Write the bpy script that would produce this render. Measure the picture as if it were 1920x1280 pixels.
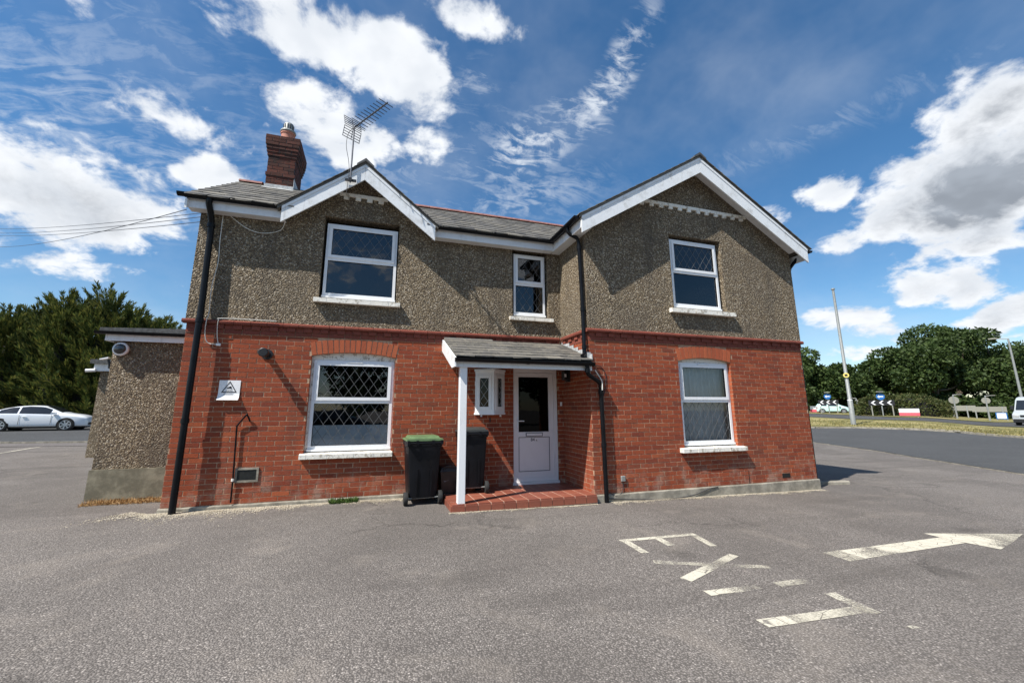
import bpy, math, random
import numpy as np
from mathutils import Vector, Matrix
R = math.radians
random.seed(7); rng = np.random.default_rng(11)
for o in list(bpy.data.objects): bpy.data.objects.remove(o)
S = bpy.context.scene
COL = S.collection

# ------------------------------------------------------------------ camera
YAW, PITCH, ROLL = 0.3163, 0.1917, -0.003
F = Vector((math.sin(YAW)*math.cos(PITCH), math.cos(YAW)*math.cos(PITCH), math.sin(PITCH)))
r0 = Vector((math.cos(YAW), -math.sin(YAW), 0)); u0 = r0.cross(F)
cr = r0*math.cos(ROLL)+u0*math.sin(ROLL); cu = -r0*math.sin(ROLL)+u0*math.cos(ROLL)
cd = bpy.data.cameras.new('camera'); cam = bpy.data.objects.new('camera', cd); COL.objects.link(cam)
M = Matrix((cr, cu, -F)).transposed().to_4x4(); M.translation = (0, -7.8576, 1.5055)
cam.matrix_world = M
cd.sensor_fit = 'HORIZONTAL'; cd.sensor_width = 36; cd.lens = 789.3571/1920*36
cd.shift_y = -26.06/1920; cd.clip_start = .05; cd.clip_end = 3000
S.camera = cam

# ------------------------------------------------------------------ sun, exposure
SUN_TO = Vector((-.705, -.30, 1.0)).normalized()
sl = bpy.data.lights.new('sun', 'SUN'); sl.energy = 5.0; sl.angle = R(.53); sl.color = (1, .955, .88)
so = bpy.data.objects.new('sun', sl); COL.objects.link(so)
so.rotation_euler = (-SUN_TO).to_track_quat('-Z', 'Y').to_euler()
so.location = SUN_TO*60
S.view_settings.view_transform = 'Standard'; S.view_settings.look = 'None'
S.view_settings.gamma = 1; S.view_settings.exposure = .55; S.view_settings.use_curve_mapping = False

# ------------------------------------------------------------------ node helper
class NT:
    def __init__(s, tree): s.t = tree; s.n = tree.nodes; s.l = tree.links
    def __call__(s, typ, ins=None, **kw):
        nd = s.n.new(typ)
        for k, v in kw.items(): setattr(nd, k, v)
        for k, v in (ins or {}).items():
            sock = nd.inputs[k]
            if hasattr(v, 'is_linked') or hasattr(v, 'links'): s.l.new(v, sock)
            elif isinstance(v, bpy.types.Node): s.l.new(v.outputs[0], sock)
            else: sock.default_value = v
        return nd
    def math(s, op, a, b=0.0, c=0.0, clamp=False):
        return s('ShaderNodeMath', {0: a, 1: b, 2: c}, operation=op, use_clamp=clamp).outputs[0]
    def vm(s, op, a, b=(0, 0, 0)):
        return s('ShaderNodeVectorMath', {0: a, 1: b}, operation=op).outputs[0]
    def mr(s, v, a, b, c=0.0, d=1.0, smooth=True):
        return s('ShaderNodeMapRange', {0: v, 1: a, 2: b, 3: c, 4: d}, interpolation_type='SMOOTHSTEP' if smooth else 'LINEAR').outputs[0]
    def noise(s, vec, scale, detail=4.0, rough=.55, dist=0.0):
        return s('ShaderNodeTexNoise', {'Vector': vec, 'Scale': scale, 'Detail': detail, 'Roughness': rough, 'Distortion': dist})
    def vor(s, vec, scale, feature='F1'):
        return s('ShaderNodeTexVoronoi', {'Vector': vec, 'Scale': scale}, feature=feature)
    def mix(s, f, a, b):
        nd = s.n.new('ShaderNodeMix'); nd.data_type = 'RGBA'
        for i, v in ((0, f), (6, a), (7, b)):
            if hasattr(v, 'links'): s.l.new(v, nd.inputs[i])
            else:
                nd.inputs[i].default_value = (tuple(v)+(1,) if (i and len(v) == 3) else v)
        return nd.outputs[2]
    def ramp(s, f, stops, interp='LINEAR'):
        nd = s('ShaderNodeValToRGB', {0: f}); cr_ = nd.color_ramp; cr_.interpolation = interp
        while len(cr_.elements) < len(stops): cr_.elements.new(.5)
        for e, (p, c) in zip(cr_.elements, stops): e.position = p; e.color = tuple(c)+(1,)
        return nd.outputs[0]
    def bump(s, h, strength, dist):
        return s('ShaderNodeBump', {'Height': h, 'Strength': strength, 'Distance': dist}).outputs[0]

# ------------------------------------------------------------------ world: Nishita sky with clouds by direction
W = bpy.data.worlds.new('World'); S.world = W; W.use_nodes = True
g = NT(W.node_tree); W.node_tree.nodes.clear()
sky = g('ShaderNodeTexSky', sky_type='NISHITA', sun_disc=False, sun_elevation=math.asin(SUN_TO.z),
        sun_rotation=math.atan2(SUN_TO.x, SUN_TO.y), altitude=50, air_density=1.0, dust_density=.35, ozone_density=2.4)
tc = g('ShaderNodeTexCoord').outputs['Generated']
sx = g('ShaderNodeSeparateXYZ', {0: tc})
den = g.math('ADD', g.math('MAXIMUM', sx.outputs[2], 0.0), .45)
pv = g('ShaderNodeCombineXYZ', {0: g.math('DIVIDE', sx.outputs[0], den), 1: g.math('DIVIDE', sx.outputs[1], den), 2: 0.0}).outputs[0]
CUM = [[-0.145, 0.64, 0.117, 0.072, 0.26, 1.0, 0.0], [0.009, 0.679, 0.101, 0.094, 0.032, 1.05, 0.05], [0.113, 0.561, 0.097, 0.044, 0.032, 0.75, 0], [-0.389, 0.824, 0.166, 0.063, 0.68, 0.55, 0.0], [-0.454, 0.76, 0.028, 0.022, 0.56, 0.35, 0], [-0.631, 1.04, 0.207, 0.157, 0.364, 1.1, 0.4], [-0.347, 0.971, 0.063, 0.056, 0.387, 1.1, 0.05], [-0.1, 0.821, 0.144, 0.096, 0.471, 0.85, 0], [0.086, 0.829, 0.073, 0.052, 0.269, 0.75, 0], [-0.671, 1.249, 0.182, 0.071, 0.597, 0.7, 0.1], [-0.719, 1.134, 0.225, 0.065, -0.015, 0.75, 0.55], [1.11, 0.425, 0.15, 0.24, -0.761, 1.25, 0.95], [1.09, 0.55, 0.10, 0.12, -1.18, 1.05, 0.6], [1.078, 0.669, 0.075, 0.053, -1.2, 0.8, 0.1], [1.015, 0.435, 0.115, 0.10, -1.661, 1.0, 0.2], [0.924, 0.59, 0.069, 0.067, -0.907, 0.8, 0], [0.882, 0.692, 0.06, 0.032, 0.043, 0.6, 0], [1.382, 0.626, 0.11, 0.12, -0.619, 1.0, 0.45], [1.566, 0.608, 0.08, 0.115, -0.61, 0.9, 0.6], [1.37, 0.864, 0.144, 0.092, -0.407, 0.8, 0.1], [1.606, 0.681, 0.13, 0.093, -0.741, 0.75, 0.3], [1.532, 0.983, 0.111, 0.065, -0.718, 0.7, 0.1], [-0.426, 0.665, 0.027, 0.023, 0.331, 0.6, 0], [-0.248, 0.649, 0.063, 0.045, 0.657, 0.55, 0], [1.414, 0.265, 0.163, 0.226, -0.656, 0.9, 0.6], [-0.75, 0.796, 0.092, 0.168, 0.461, 0.8, 0.2], [-0.271, 0.489, 0.173, 0.065, -0.101, 0.8, 0.1],
       [.42, -1.05, .3, .16, .3, .9, .2], [-.7, -.4, .25, .2, 1, .9, .1], [.75, -.6, .3, .15, -.6, 1., .4], [-.15, -1.25, .42, .12, .2, .62, .3], [1.2, -.5, .2, .3, .3, .9, .5], [-1.3, .2, .2, .4, .1, .9, .3], [.35, -.25, .15, .1, .5, .7, 0]]
WISP = [[0.389, 0.556, 0.084, 0.026, -1.668, 1.1], [0.378, 0.625, 0.075, 0.028, -1.559, 1.1], [0.358, 0.662, 0.056, 0.024, 0.061, 1.0], [0.29, 0.771, 0.094, 0.058, -0.982, 1.1], [0.311, 0.905, 0.169, 0.057, -0.588, 0.5], [0.155, 0.658, 0.033, 0.035, 0.178, 0.5], [-0.531, 0.894, 0.244, 0.223, 0.303, 0.42], [-0.084, 0.938, 0.304, 0.165, -0.074, 0.3], [0.759, 0.52, 0.27, 0.04, -1.126, 0.22], [-0.351, 0.713, 0.157, 0.074, 0.559, 0.25], [0.208, 0.871, 0.258, 0.166, -0.153, 0.3]]
def blob(c, k=1.42):
    m = g('ShaderNodeMapping', {'Vector': pv, 'Location': (c[0], c[1], 0), 'Rotation': (0, 0, c[4]), 'Scale': (c[2]*k, c[3]*k, 1)}, vector_type='TEXTURE')
    ln = g('ShaderNodeVectorMath', {0: m.outputs[0]}, operation='LENGTH').outputs['Value']
    return g.mr(ln, 1.25, .15, 0.0, c[5])
warp = g.noise(pv, 3.2, 3.0)
pw = g.vm('ADD', pv, g.vm('SCALE', g.vm('SUBTRACT', warp.outputs['Color'], (.5, .5, .5))))
pw.node.inputs[1].links[0].from_node.inputs['Scale'].default_value = .10
n1 = g.noise(pw, 7.5, 9.0, .58).outputs[0]
n2 = g.noise(pw, 26.0, 6.0, .6).outputs[0]
field = None; grey = None
for c in CUM:
    b = blob(c)
    field = b if field is None else g.math('MAXIMUM', field, b)
    if c[6] > 0:
        gb = g.math('MULTIPLY', b, c[6]); grey = gb if grey is None else g.math('MAXIMUM', grey, gb)
nn = g.math('ADD', g.math('MULTIPLY', g.math('SUBTRACT', n1, .5), 2.3), g.math('MULTIPLY', g.math('SUBTRACT', n2, .5), .55))
n5 = g.noise(pw, 70.0, 4.0, .6).outputs[0]
nn = g.math('ADD', nn, g.math('MULTIPLY', g.math('SUBTRACT', n5, .5), .22))
dens = g.math('ADD', g.math('SUBTRACT', field, .50), g.math('MULTIPLY', nn, .85))
cmask = g.mr(dens, -.04, .32)
wf = None
for c in WISP:
    b = blob(c, 1.5); wf = b if wf is None else g.math('MAXIMUM', wf, b)
strk = g('ShaderNodeMapping', {'Vector': pw, 'Rotation': (0, 0, .9), 'Scale': (2.6, 7.0, 1)})
n3 = g.noise(strk.outputs[0], 4.2, 8.0, .64, 1.2).outputs[0]
wmask = g.math('MULTIPLY', wf, g.mr(g.math('ADD', n3, g.math('MULTIPLY', g.math('SUBTRACT', n2, .5), .5)), .37, .70), clamp=True)
veil = g.math('MULTIPLY', g.mr(g.noise(pw, 1.6, 6.0, .6).outputs[0], .42, .8), .34)
wmask = g.math('MAXIMUM', wmask, veil)
# cloud brightness: thick cores with a grey base go darker, rims stay white
n4 = g.noise(g.vm('ADD', pw, (.035, .02, 0)), 7.5, 3.5, .5).outputs[0]; n4b = g.noise(pw, 7.5, 3.5, .5).outputs[0]
lit = g.mr(g.math('SUBTRACT', n4b, n4), -.13, .13, .0, 1.0)
core = g.math('MULTIPLY', g.mr(dens, .15, 1.25), g.math('ADD', g.math('MULTIPLY', grey, 1.25), .15), clamp=True)
ccol = g.mix(core, (8.0, 8.25, 8.6), (2.6, 2.9, 3.35))
ccol = g.mix(g.math('MULTIPLY', g.math('SUBTRACT', 1.0, lit), .38), ccol, (4.6, 5.1, 5.8))
hsv = g('ShaderNodeHueSaturation', {'Hue': .497, 'Saturation': 1.25, 'Value': 1.14, 'Color': sky.outputs[0]}).outputs[0]
c1 = g.mix(g.math('MULTIPLY', wmask, .9), hsv, (6.4, 6.9, 7.6))
c2 = g.mix(cmask, c1, ccol)
bg = g('ShaderNodeBackground', {'Color': c2, 'Strength': .085})
out = g('ShaderNodeOutputWorld'); g.l.new(bg.outputs[0], out.inputs[0])

# ------------------------------------------------------------------ materials
def mat(name, fn):
    m = bpy.data.materials.new(name); m.use_nodes = True
    t = NT(m.node_tree); bs = m.node_tree.nodes['Principled BSDF']
    co = t('ShaderNodeTexCoord').outputs['Object']
    fn(t, bs, co); return m
def setp(t, bs, **kw):
    names = dict(col='Base Color', rough='Roughness', metal='Metallic', normal='Normal', spec='Specular IOR Level', coat='Coat Weight', alpha='Alpha', trans='Transmission Weight')
    for k, v in kw.items():
        s = bs.inputs[names[k]]
        if hasattr(v, 'links'): t.l.new(v, s)
        else: s.default_value = (tuple(v)+(1,)) if k == 'col' and len(v) == 3 else v
def plain(name, col, rough=.5, metal=0.0, var=.12, scale=9.0, bump=.15, bd=.003, spec=.5, coat=0.0):
    def fn(t, bs, co):
        n = t.noise(co, scale, 6.0, .6).outputs[0]
        c = t.mix(t.mr(n, .3, .7), tuple(x*(1-var) for x in col), tuple(min(1, x*(1+var)) for x in col))
        setp(t, bs, col=c, rough=rough, metal=metal, spec=spec, coat=coat, normal=t.bump(t.noise(co, scale*9, 3.0).outputs[0], bump, bd))
    return mat(name, fn)
def rand01(t):
    a = t('ShaderNodeObjectInfo').outputs['Random']; b = t('ShaderNodeNewGeometry').outputs['Random Per Island']
    return t.math('FRACT', t.math('ADD', a, b))
def brick_mat(name, stops, dirt=.35, dirtcol=(.10, .06, .045), fleck=.3):
    def fn(t, bs, co):
        w = t('ShaderNodeNewGeometry').outputs['Position']
        c = t.ramp(rand01(t), stops)
        n = t.noise(w, 14.0, 8.0, .65).outputs[0]
        c = t.mix(t.math('MULTIPLY', t.mr(n, .48, .72), dirt), c, dirtcol)
        n2 = t.noise(w, 70.0, 4.0, .7).outputs[0]
        c = t.mix(t.math('MULTIPLY', t.mr(n2, .5, .75), fleck), c, (.46, .17, .085))
        big = t.noise(w, 1.3, 3.0).outputs[0]
        c = t.mix(t.math('MULTIPLY', t.mr(big, .45, .7), .28), c, (.20, .065, .038))
        wz = t('ShaderNodeSeparateXYZ', {0: w}).outputs[2]
        sp = t.math('MULTIPLY', t.mr(wz, .75, .1), t.mr(t.noise(w, 3.5, 7.0, .7).outputs[0], .45, .68))
        c = t.mix(t.math('MULTIPLY', sp, .42), c, (.42, .36, .29))
        soot = t.noise(t('ShaderNodeMapping', {'Vector': w, 'Scale': (2.2, 2.2, .45)}).outputs[0], 1.0, 7.0, .68).outputs[0]
        c = t.mix(t.math('MULTIPLY', t.mr(soot, .50, .70), .40), c, (.105, .045, .032))
        h = t.math('ADD', t.noise(w, 60.0, 6.0, .7).outputs[0], t.math('MULTIPLY', t.vor(w, 55.0).outputs[0], .3))
        setp(t, bs, col=c, rough=.86, spec=.25, normal=t.bump(h, .55, .006))
    return mat(name, fn)
MT = {}
MT['brick'] = brick_mat('brick', [(0, (.20, .040, .020)), (.25, (.268, .056, .024)), (.5, (.305, .067, .027)), (.75, (.242, .051, .022)), (.9, (.35, .086, .034)), (1, (.15, .038, .023))])
MT['arch_brick'] = brick_mat('arch_brick', [(0, (.33, .080, .036)), (.5, (.42, .11, .047)), (1, (.36, .085, .038))], .18)
MT['string_brick'] = brick_mat('string_brick', [(0, (.17, .045, .032)), (.5, (.22, .058, .04)), (1, (.19, .05, .035))], .3)
MT['chimney_brick'] = brick_mat('chimney_brick', [(0, (.042, .020, .017)), (.4, (.070, .025, .019)), (.8, (.105, .034, .024)), (1, (.035, .020, .018))], .95, (.026, .021, .019), .03)
def mortar(t, bs, co):
    n = t.noise(co, 2.2, 6.0, .65).outputs[0]; n2 = t.noise(co, 30.0, 5.0, .65).outputs[0]
    c = t.mix(t.mr(n2, .35, .65), (.31, .19, .12), (.50, .355, .245))
    c = t.mix(t.math('MULTIPLY', t.mr(n, .52, .74), .8), c, (.26, .12, .075))
    setp(t, bs, col=c, rough=.95, spec=.1, normal=t.bump(n2, .4, .004))
MT['mortar'] = mat('mortar', mortar)
def pebble(t, bs, co):
    wv = t.vm('ADD', co, t.vm('SCALE', t.noise(co, 30.0, 2.0).outputs['Color']))
    wv.node.inputs[1].links[0].from_node.inputs['Scale'].default_value = .012
    v = t.vor(wv, 43.0); v.inputs['Randomness'].default_value = 1
    v2 = t.vor(wv, 75.0)
    sep = t('ShaderNodeSeparateColor', {0: v.outputs['Color']})
    c = t.ramp(sep.outputs[0], [(0, (.10, .076, .050)), (.18, (.20, .148, .090)), (.4, (.32, .25, .158)), (.62, (.245, .185, .114)), (.8, (.45, .37, .255)), (.94, (.62, .54, .42)), (1, (.19, .15, .11))])
    gap = t.mr(v.outputs['Distance'], .42, .68)
    c = t.mix(t.math('MULTIPLY', gap, .75), c, (.075, .058, .042))
    big = t.noise(co, 1.1, 5.0, .6).outputs[0]
    c = t.mix(t.math('MULTIPLY', t.mr(big, .42, .66), .42), c, (.13, .108, .082))
    strk = t.noise(t('ShaderNodeMapping', {'Vector': co, 'Scale': (3.0, 3.0, .35)}).outputs[0], 1.0, 6.0, .65).outputs[0]
    c = t.mix(t.math('MULTIPLY', t.mr(strk, .50, .66), .42), c, (.09, .075, .058))
    h = t.math('ADD', t.math('MULTIPLY', t.math('SUBTRACT', 1.0, t.mr(v.outputs['Distance'], .05, .75)), 1.0), t.math('MULTIPLY', t.math('SUBTRACT', 1.0, v2.outputs['Distance']), .35))
    setp(t, bs, col=c, rough=.85, spec=.3, normal=t.bump(h, 1.0, .02))
MT['pebbledash'] = mat('pebbledash', pebble)
def asphalt(base, chip, scale, wear=1.0):
    def fn(t, bs, co):
        w = t('ShaderNodeNewGeometry').outputs['Position']
        v = t.vor(w, scale); sep = t('ShaderNodeSeparateColor', {0: v.outputs['Color']})
        d = t.mr(v.outputs['Distance'], .30, .66)
        st = t.ramp(sep.outputs[0], [(0, tuple(x*.6 for x in chip)), (.4, tuple(x*.92 for x in chip)), (.8, chip), (.95, tuple(x*1.3 for x in chip)), (1, tuple(min(.6, x*1.9) for x in chip))])
        c = t.mix(t.math('MULTIPLY', d, .72), st, tuple(x*.36 for x in base))
        n = t.noise(w, .33, 8.0, .6, .5).outputs[0]                      # broad mottling
        c = t.mix(t.math('MULTIPLY', t.mr(n, .42, .62), .42*wear), c, tuple(x*.50 for x in base))
        n3 = t.noise(w, 1.15, 8.0, .68, .6).outputs[0]                   # pale dusty patches
        c = t.mix(t.math('MULTIPLY', t.mr(n3, .52, .70), .26*wear), c, (base[0]*1.75, base[1]*1.70, base[2]*1.58))
        n4 = t.noise(t('ShaderNodeMapping', {'Vector': w, 'Rotation': (0, 0, .35), 'Scale': (.16, 1.5, 1)}).outputs[0], 1.0, 6.0, .6, .3).outputs[0]   # wheel tracks
        c = t.mix(t.math('MULTIPLY', t.mr(n4, .54, .68), .36*wear), c, tuple(x*.46 for x in base))
        sv_ = t.vor(t.vm('ADD', w, t.vm('MULTIPLY', t.noise(w, 3.0, 4.0).outputs['Color'], (.35, .35, 0))), .55)   # oil spots
        c = t.mix(t.math('MULTIPLY', t.mr(sv_.outputs['Distance'], .13, .03), .45*wear), c, tuple(x*.30 for x in base))
        ck = t.vor(t.vm('ADD', w, t.vm('MULTIPLY', t.noise(w, 1.6, 6.0, .65).outputs['Color'], (1.1, 1.1, 0))), .28, 'DISTANCE_TO_EDGE').outputs['Distance']
        cm = t.math('MULTIPLY', t.mr(ck, .0075, .0015), t.mr(t.noise(w, .30, 3.0).outputs[0], .48, .60))
        c = t.mix(t.math('MULTIPLY', cm, .45*wear), c, tuple(x*.28 for x in base))
        n2 = t.noise(w, scale*.4, 5.0, .7).outputs[0]
        h = t.math('SUBTRACT', t.math('ADD', t.math('SUBTRACT', 1.0, d), t.math('MULTIPLY', n2, .8)), t.math('MULTIPLY', cm, 2.0*wear))
        setp(t, bs, col=c, rough=.9, spec=.2, normal=t.bump(h, .6, .006))
    return fn
MT['asphalt'] = mat('asphalt', asphalt((.176, .157, .142), (.256, .230, .208), 80.0))
MT['road'] = mat('road', asphalt((.088, .090, .092), (.122, .124, .126), 100.0, .5))
MT['pavement'] = mat('pavement', asphalt((.19, .17, .16), (.25, .225, .21), 100.0, .5))
def upvc(name, col, stain=.12):
    def fn(t, bs, co):
        n = t.noise(co, 5.0, 7.0, .65).outputs[0]
        st = t.noise(t('ShaderNodeMapping', {'Vector': co, 'Scale': (14, 14, 1.6)}).outputs[0], 1.0, 5.0, .6).outputs[0]
        c = t.mix(t.math('MULTIPLY', t.mr(n, .48, .75), stain), col, (.38, .36, .32))
        c = t.mix(t.math('MULTIPLY', t.mr(st, .55, .8), stain), c, (.30, .28, .24))
        setp(t, bs, col=c, rough=.38, normal=t.bump(n, .05, .002))
    return mat(name, fn)
MT['upvc'] = upvc('upvc', (.80, .81, .82))
MT['barge'] = upvc('barge', (.78, .80, .81), .5)
MT['door_white'] = upvc('door_white', (.78, .75, .74), .08)
MT['fascia'] = upvc('fascia', (.74, .75, .76), .35)
def sill(t, bs, co):
    n = t.noise(co, 9.0, 9.0, .7).outputs[0]; n2 = t.noise(co, 35.0, 5.0, .7).outputs[0]
    c = t.mix(t.mr(n, .53, .60), (.80, .77, .69), (.44, .40, .33))
    c = t.mix(t.math('MULTIPLY', t.mr(n2, .58, .68), .7), c, (.14, .13, .11))
    setp(t, bs, col=c, rough=.85, normal=t.bump(t.math('ADD', n, t.math('MULTIPLY', n2, .4)), .6, .01))
MT['sill'] = mat('sill', sill)
MT['gutter'] = plain('gutter', (.006, .0065, .008), .34, var=.3, scale=5, spec=.18)
MT['black'] = plain('black', (.014, .014, .015), .45, var=.3)
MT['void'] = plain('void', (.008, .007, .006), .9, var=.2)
def slate(t, bs, co):
    w = t('ShaderNodeNewGeometry').outputs['Position']
    c = t.ramp(rand01(t), [(0, (.075, .072, .067)), (.3, (.138, .128, .112)), (.6, (.108, .103, .097)), (.85, (.185, .17, .142)), (1, (.058, .057, .056))])
    n = t.noise(w, 11.0, 8.0, .7).outputs[0]
    c = t.mix(t.math('MULTIPLY', t.mr(n, .5, .66), .55), c, (.27, .25, .19))
    n2 = t.noise(w, 28.0, 6.0, .7).outputs[0]
    c = t.mix(t.math('MULTIPLY', t.mr(n2, .58, .7), .6), c, (.055, .055, .05))
    setp(t, bs, col=c, rough=.72, spec=.4, normal=t.bump(n2, .35, .006))
MT['slate'] = mat('slate', slate)
MT['ridge'] = plain('ridge', (.24, .105, .085), .8, var=.3, scale=14, bump=.4)
MT['terracotta'] = plain('terracotta', (.46, .19, .13), .75, var=.2, scale=12, bump=.3)
def tile(t, bs, co):
    w = t('ShaderNodeNewGeometry').outputs['Position']
    c = t.ramp(rand01(t), [(0, (.20, .060, .037)), (.5, (.27, .085, .05)), (1, (.23, .068, .042))])
    n = t.noise(w, 12.0, 6.0, .7).outputs[0]
    c = t.mix(t.math('MULTIPLY', t.mr(n, .5, .75), .4), c, (.16, .06, .04))
    setp(t, bs, col=c, rough=.5, normal=t.bump(t.noise(w, 40.0, 4.0).outputs[0], .2, .003))
MT['tile'] = mat('tile', tile)
MT['grout'] = plain('grout', (.52, .34, .25), .9)
def conc(name, col):
    def fn(t, bs, co):
        n = t.noise(co, 4.0, 9.0, .7).outputs[0]; n2 = t.noise(co, 40.0, 6.0, .7).outputs[0]
        c = t.mix(t.mr(n, .38, .66), tuple(x*.66 for x in col), tuple(x*1.2 for x in col))
        c = t.mix(t.math('MULTIPLY', t.mr(n2, .55, .75), .4), c, tuple(x*.5 for x in col))
        setp(t, bs, col=c, rough=.92, spec=.2, normal=t.bump(t.math('ADD', n2, n), .5, .008))
    return mat(name, fn)
MT['concrete'] = conc('concrete', (.30, .275, .225))
MT['render'] = conc('render', (.235, .215, .155))
MT['kerb'] = conc('kerb', (.42, .37, .31))
MT['lead'] = plain('lead', (.42, .43, .43), .6, var=.25, scale=14, bump=.4)
MT['lead_bar'] = plain('lead_bar', (.115, .118, .12), .6, .1)
MT['felt'] = plain('felt', (.075, .078, .08), .85, var=.4, scale=16, bump=.6)
MT['steel'] = plain('steel', (.27, .28, .27), .55, .25, var=.15)
MT['alu'] = plain('alu', (.10, .105, .12), .45, .5)
MT['cable_white'] = plain('cable_white', (.66, .65, .60), .5)
MT['cable_dark'] = plain('cable_dark', (.03, .03, .035), .5)
def glass(name, refl, tint, mul=1.5):
    m = bpy.data.materials.new(name); m.use_nodes = True; t = NT(m.node_tree); t.n.clear()
    co = t('ShaderNodeTexCoord').outputs['Object']
    nb = t.bump(t.noise(co, 2.6, 2.0).outputs[0], .10, .01)
    gl = t('ShaderNodeBsdfGlossy', {'Color': (.95, .97, 1, 1), 'Roughness': .015, 'Normal': nb})
    tr = t('ShaderNodeBsdfTransparent', {'Color': tuple(tint)+(1,)})
    fr = t('ShaderNodeFresnel', {'IOR': 1.5, 'Normal': nb}).outputs[0]
    fac = t.math('MAXIMUM', t.math('MULTIPLY', fr, mul, clamp=True), refl)
    mx = t('ShaderNodeMixShader', {0: fac, 1: tr.outputs[0], 2: gl.outputs[0]})
    o = t('ShaderNodeOutputMaterial'); t.l.new(mx.outputs[0], o.inputs[0]); return m
MT['glass'] = glass('glass', .075, (.72, .76, .78), 1.6)
MT['glass_dark'] = glass('glass_dark', .012, (.04, .04, .04), .3)
MT['film'] = plain('film', (.62, .66, .69), .35, var=.06, scale=2, bump=.02)
MT['curtain'] = plain('curtain', (.80, .82, .80), .8, var=.1, scale=4)
MT['bin_black'] = plain('bin_black', (.0035, .004, .006), .48, var=.35, scale=4, bump=.25, spec=.25)
MT['bin_green'] = plain('bin_green', (.10, .165, .070), .5, var=.22, scale=8, bump=.25)
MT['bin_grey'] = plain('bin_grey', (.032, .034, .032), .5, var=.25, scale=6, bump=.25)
MT['caddy'] = plain('caddy', (.030, .020, .016), .5, var=.3)
MT['tyre'] = plain('tyre', (.018, .018, .018), .8, var=.2)
MT['rim'] = plain('rim', (.55, .56, .58), .3, .7, var=.08)
def paint(name, col): return plain(name, col, .22, 0, var=.03, scale=2, bump=0.0, coat=.6)
MT['car_white'] = paint('car_white', (.80, .82, .84))
MT['car_mint'] = paint('car_mint', (.52, .74, .70))
MT['car_silver'] = paint('car_silver', (.40, .43, .44))
MT['car_glass'] = plain('car_glass', (.015, .018, .022), .06, var=.05, bump=0.0, spec=.8)
MT['lamp_glass'] = plain('lamp_glass', (.55, .56, .55), .12, .3, bump=0.0)
MT['red_glass'] = plain('red_glass', (.35, .02, .02), .2, bump=0.0)
MT['sign_white'] = plain('sign_white', (.80, .80, .80), .45, var=.05)
MT['sign_black'] = plain('sign_black', (.012, .012, .014), .5, var=.1)
MT['sign_blue'] = plain('sign_blue', (.02, .13, .38), .4, var=.05)
MT['sign_red'] = plain('sign_red', (.62, .10, .13), .5, var=.08)
MT['sign_yellow'] = plain('sign_yellow', (.70, .58, .16), .5, var=.08)
MT['sign_back'] = plain('sign_back', (.24, .235, .20), .6, var=.08)
MT['sign_ink'] = plain('sign_ink', (.28, .29, .31), .6, var=.1)
def worn(name, col, lo, hi):
    m = bpy.data.materials.new(name); m.use_nodes = True; t = NT(m.node_tree); t.n.clear()
    w = t('ShaderNodeNewGeometry').outputs['Position']
    n = t.noise(w, 1.7, 3.0, .5).outputs[0]; n2 = t.noise(w, 55.0, 6.0, .8).outputs[0]
    crk = t.vor(w, 5.0, 'DISTANCE_TO_EDGE').outputs['Distance']
    k = t.math('ADD', t.math('MULTIPLY', t.math('SUBTRACT', n, .5), 1.7), t.math('MULTIPLY', t.math('SUBTRACT', n2, .5), 1.5))
    a = t.math('MULTIPLY', t.mr(k, lo, hi), t.mr(crk, .0, .022, .15, 1.0))
    col_ = t.mix(t.mr(n2, .4, .7), tuple(x*.85 for x in col), col)
    df = t('ShaderNodeBsdfDiffuse', {'Color': col_}); tr = t('ShaderNodeBsdfTransparent')
    mx = t('ShaderNodeMixShader', {0: a, 1: tr.outputs[0], 2: df.outputs[0]})
    o = t('ShaderNodeOutputMaterial'); t.l.new(mx.outputs[0], o.inputs[0]); return m
MT['marking'] = worn('marking', (.60, .56, .46), -.36, .06)
MT['marking_worn'] = worn('marking_worn', (.58, .54, .44), -.34, .42)
MT['grit'] = worn('grit', (.66, .59, .45), -.26, .14)
def leafy(name, a, b, c_, tr=.25):
    m = bpy.data.materials.new(name); m.use_nodes = True; t = NT(m.node_tree); bs = t.n['Principled BSDF']
    rnd = rand01(t); w = t('ShaderNodeNewGeometry').outputs['Position']
    col = t.ramp(rnd, [(0, a), (.5, b), (1, c_)])
    n = t.noise(w, .55, 3.0).outputs[0]
    col = t.mix(t.math('MULTIPLY', t.mr(n, .4, .65), .4), col, tuple(x*.6 for x in a))
    setp(t, bs, col=col, rough=.6, spec=.25)
    tl = t('ShaderNodeBsdfTranslucent', {'Color': col}); mx = t('ShaderNodeMixShader', {0: tr, 1: bs.outputs[0], 2: tl.outputs[0]})
    t.l.new(mx.outputs[0], t.n['Material Output'].inputs[0]); return m
MT['oak'] = leafy('oak', (.026, .050, .014), (.050, .082, .021), (.085, .122, .034))
MT['oak_light'] = leafy('oak_light', (.050, .080, .022), (.075, .115, .032), (.105, .150, .045))
MT['conifer'] = leafy('conifer', (.030, .054, .016), (.095, .128, .030), (.26, .24, .055), .3)
MT['hedge'] = leafy('hedge', (.040, .058, .016), (.075, .095, .026), (.13, .12, .045))
MT['weed'] = leafy('weed', (.05, .09, .02), (.08, .14, .03), (.12, .16, .05))
MT['dry_grass'] = leafy('dry_grass', (.36, .20, .075), (.46, .28, .12), (.54, .38, .18), .15)
MT['verge_blades'] = leafy('verge_blades', (.16, .15, .05), (.27, .23, .09), (.40, .33, .15), .15)
MT['bark'] = plain('bark', (.095, .075, .055), .9, var=.4, scale=5, bump=.8)
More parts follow.
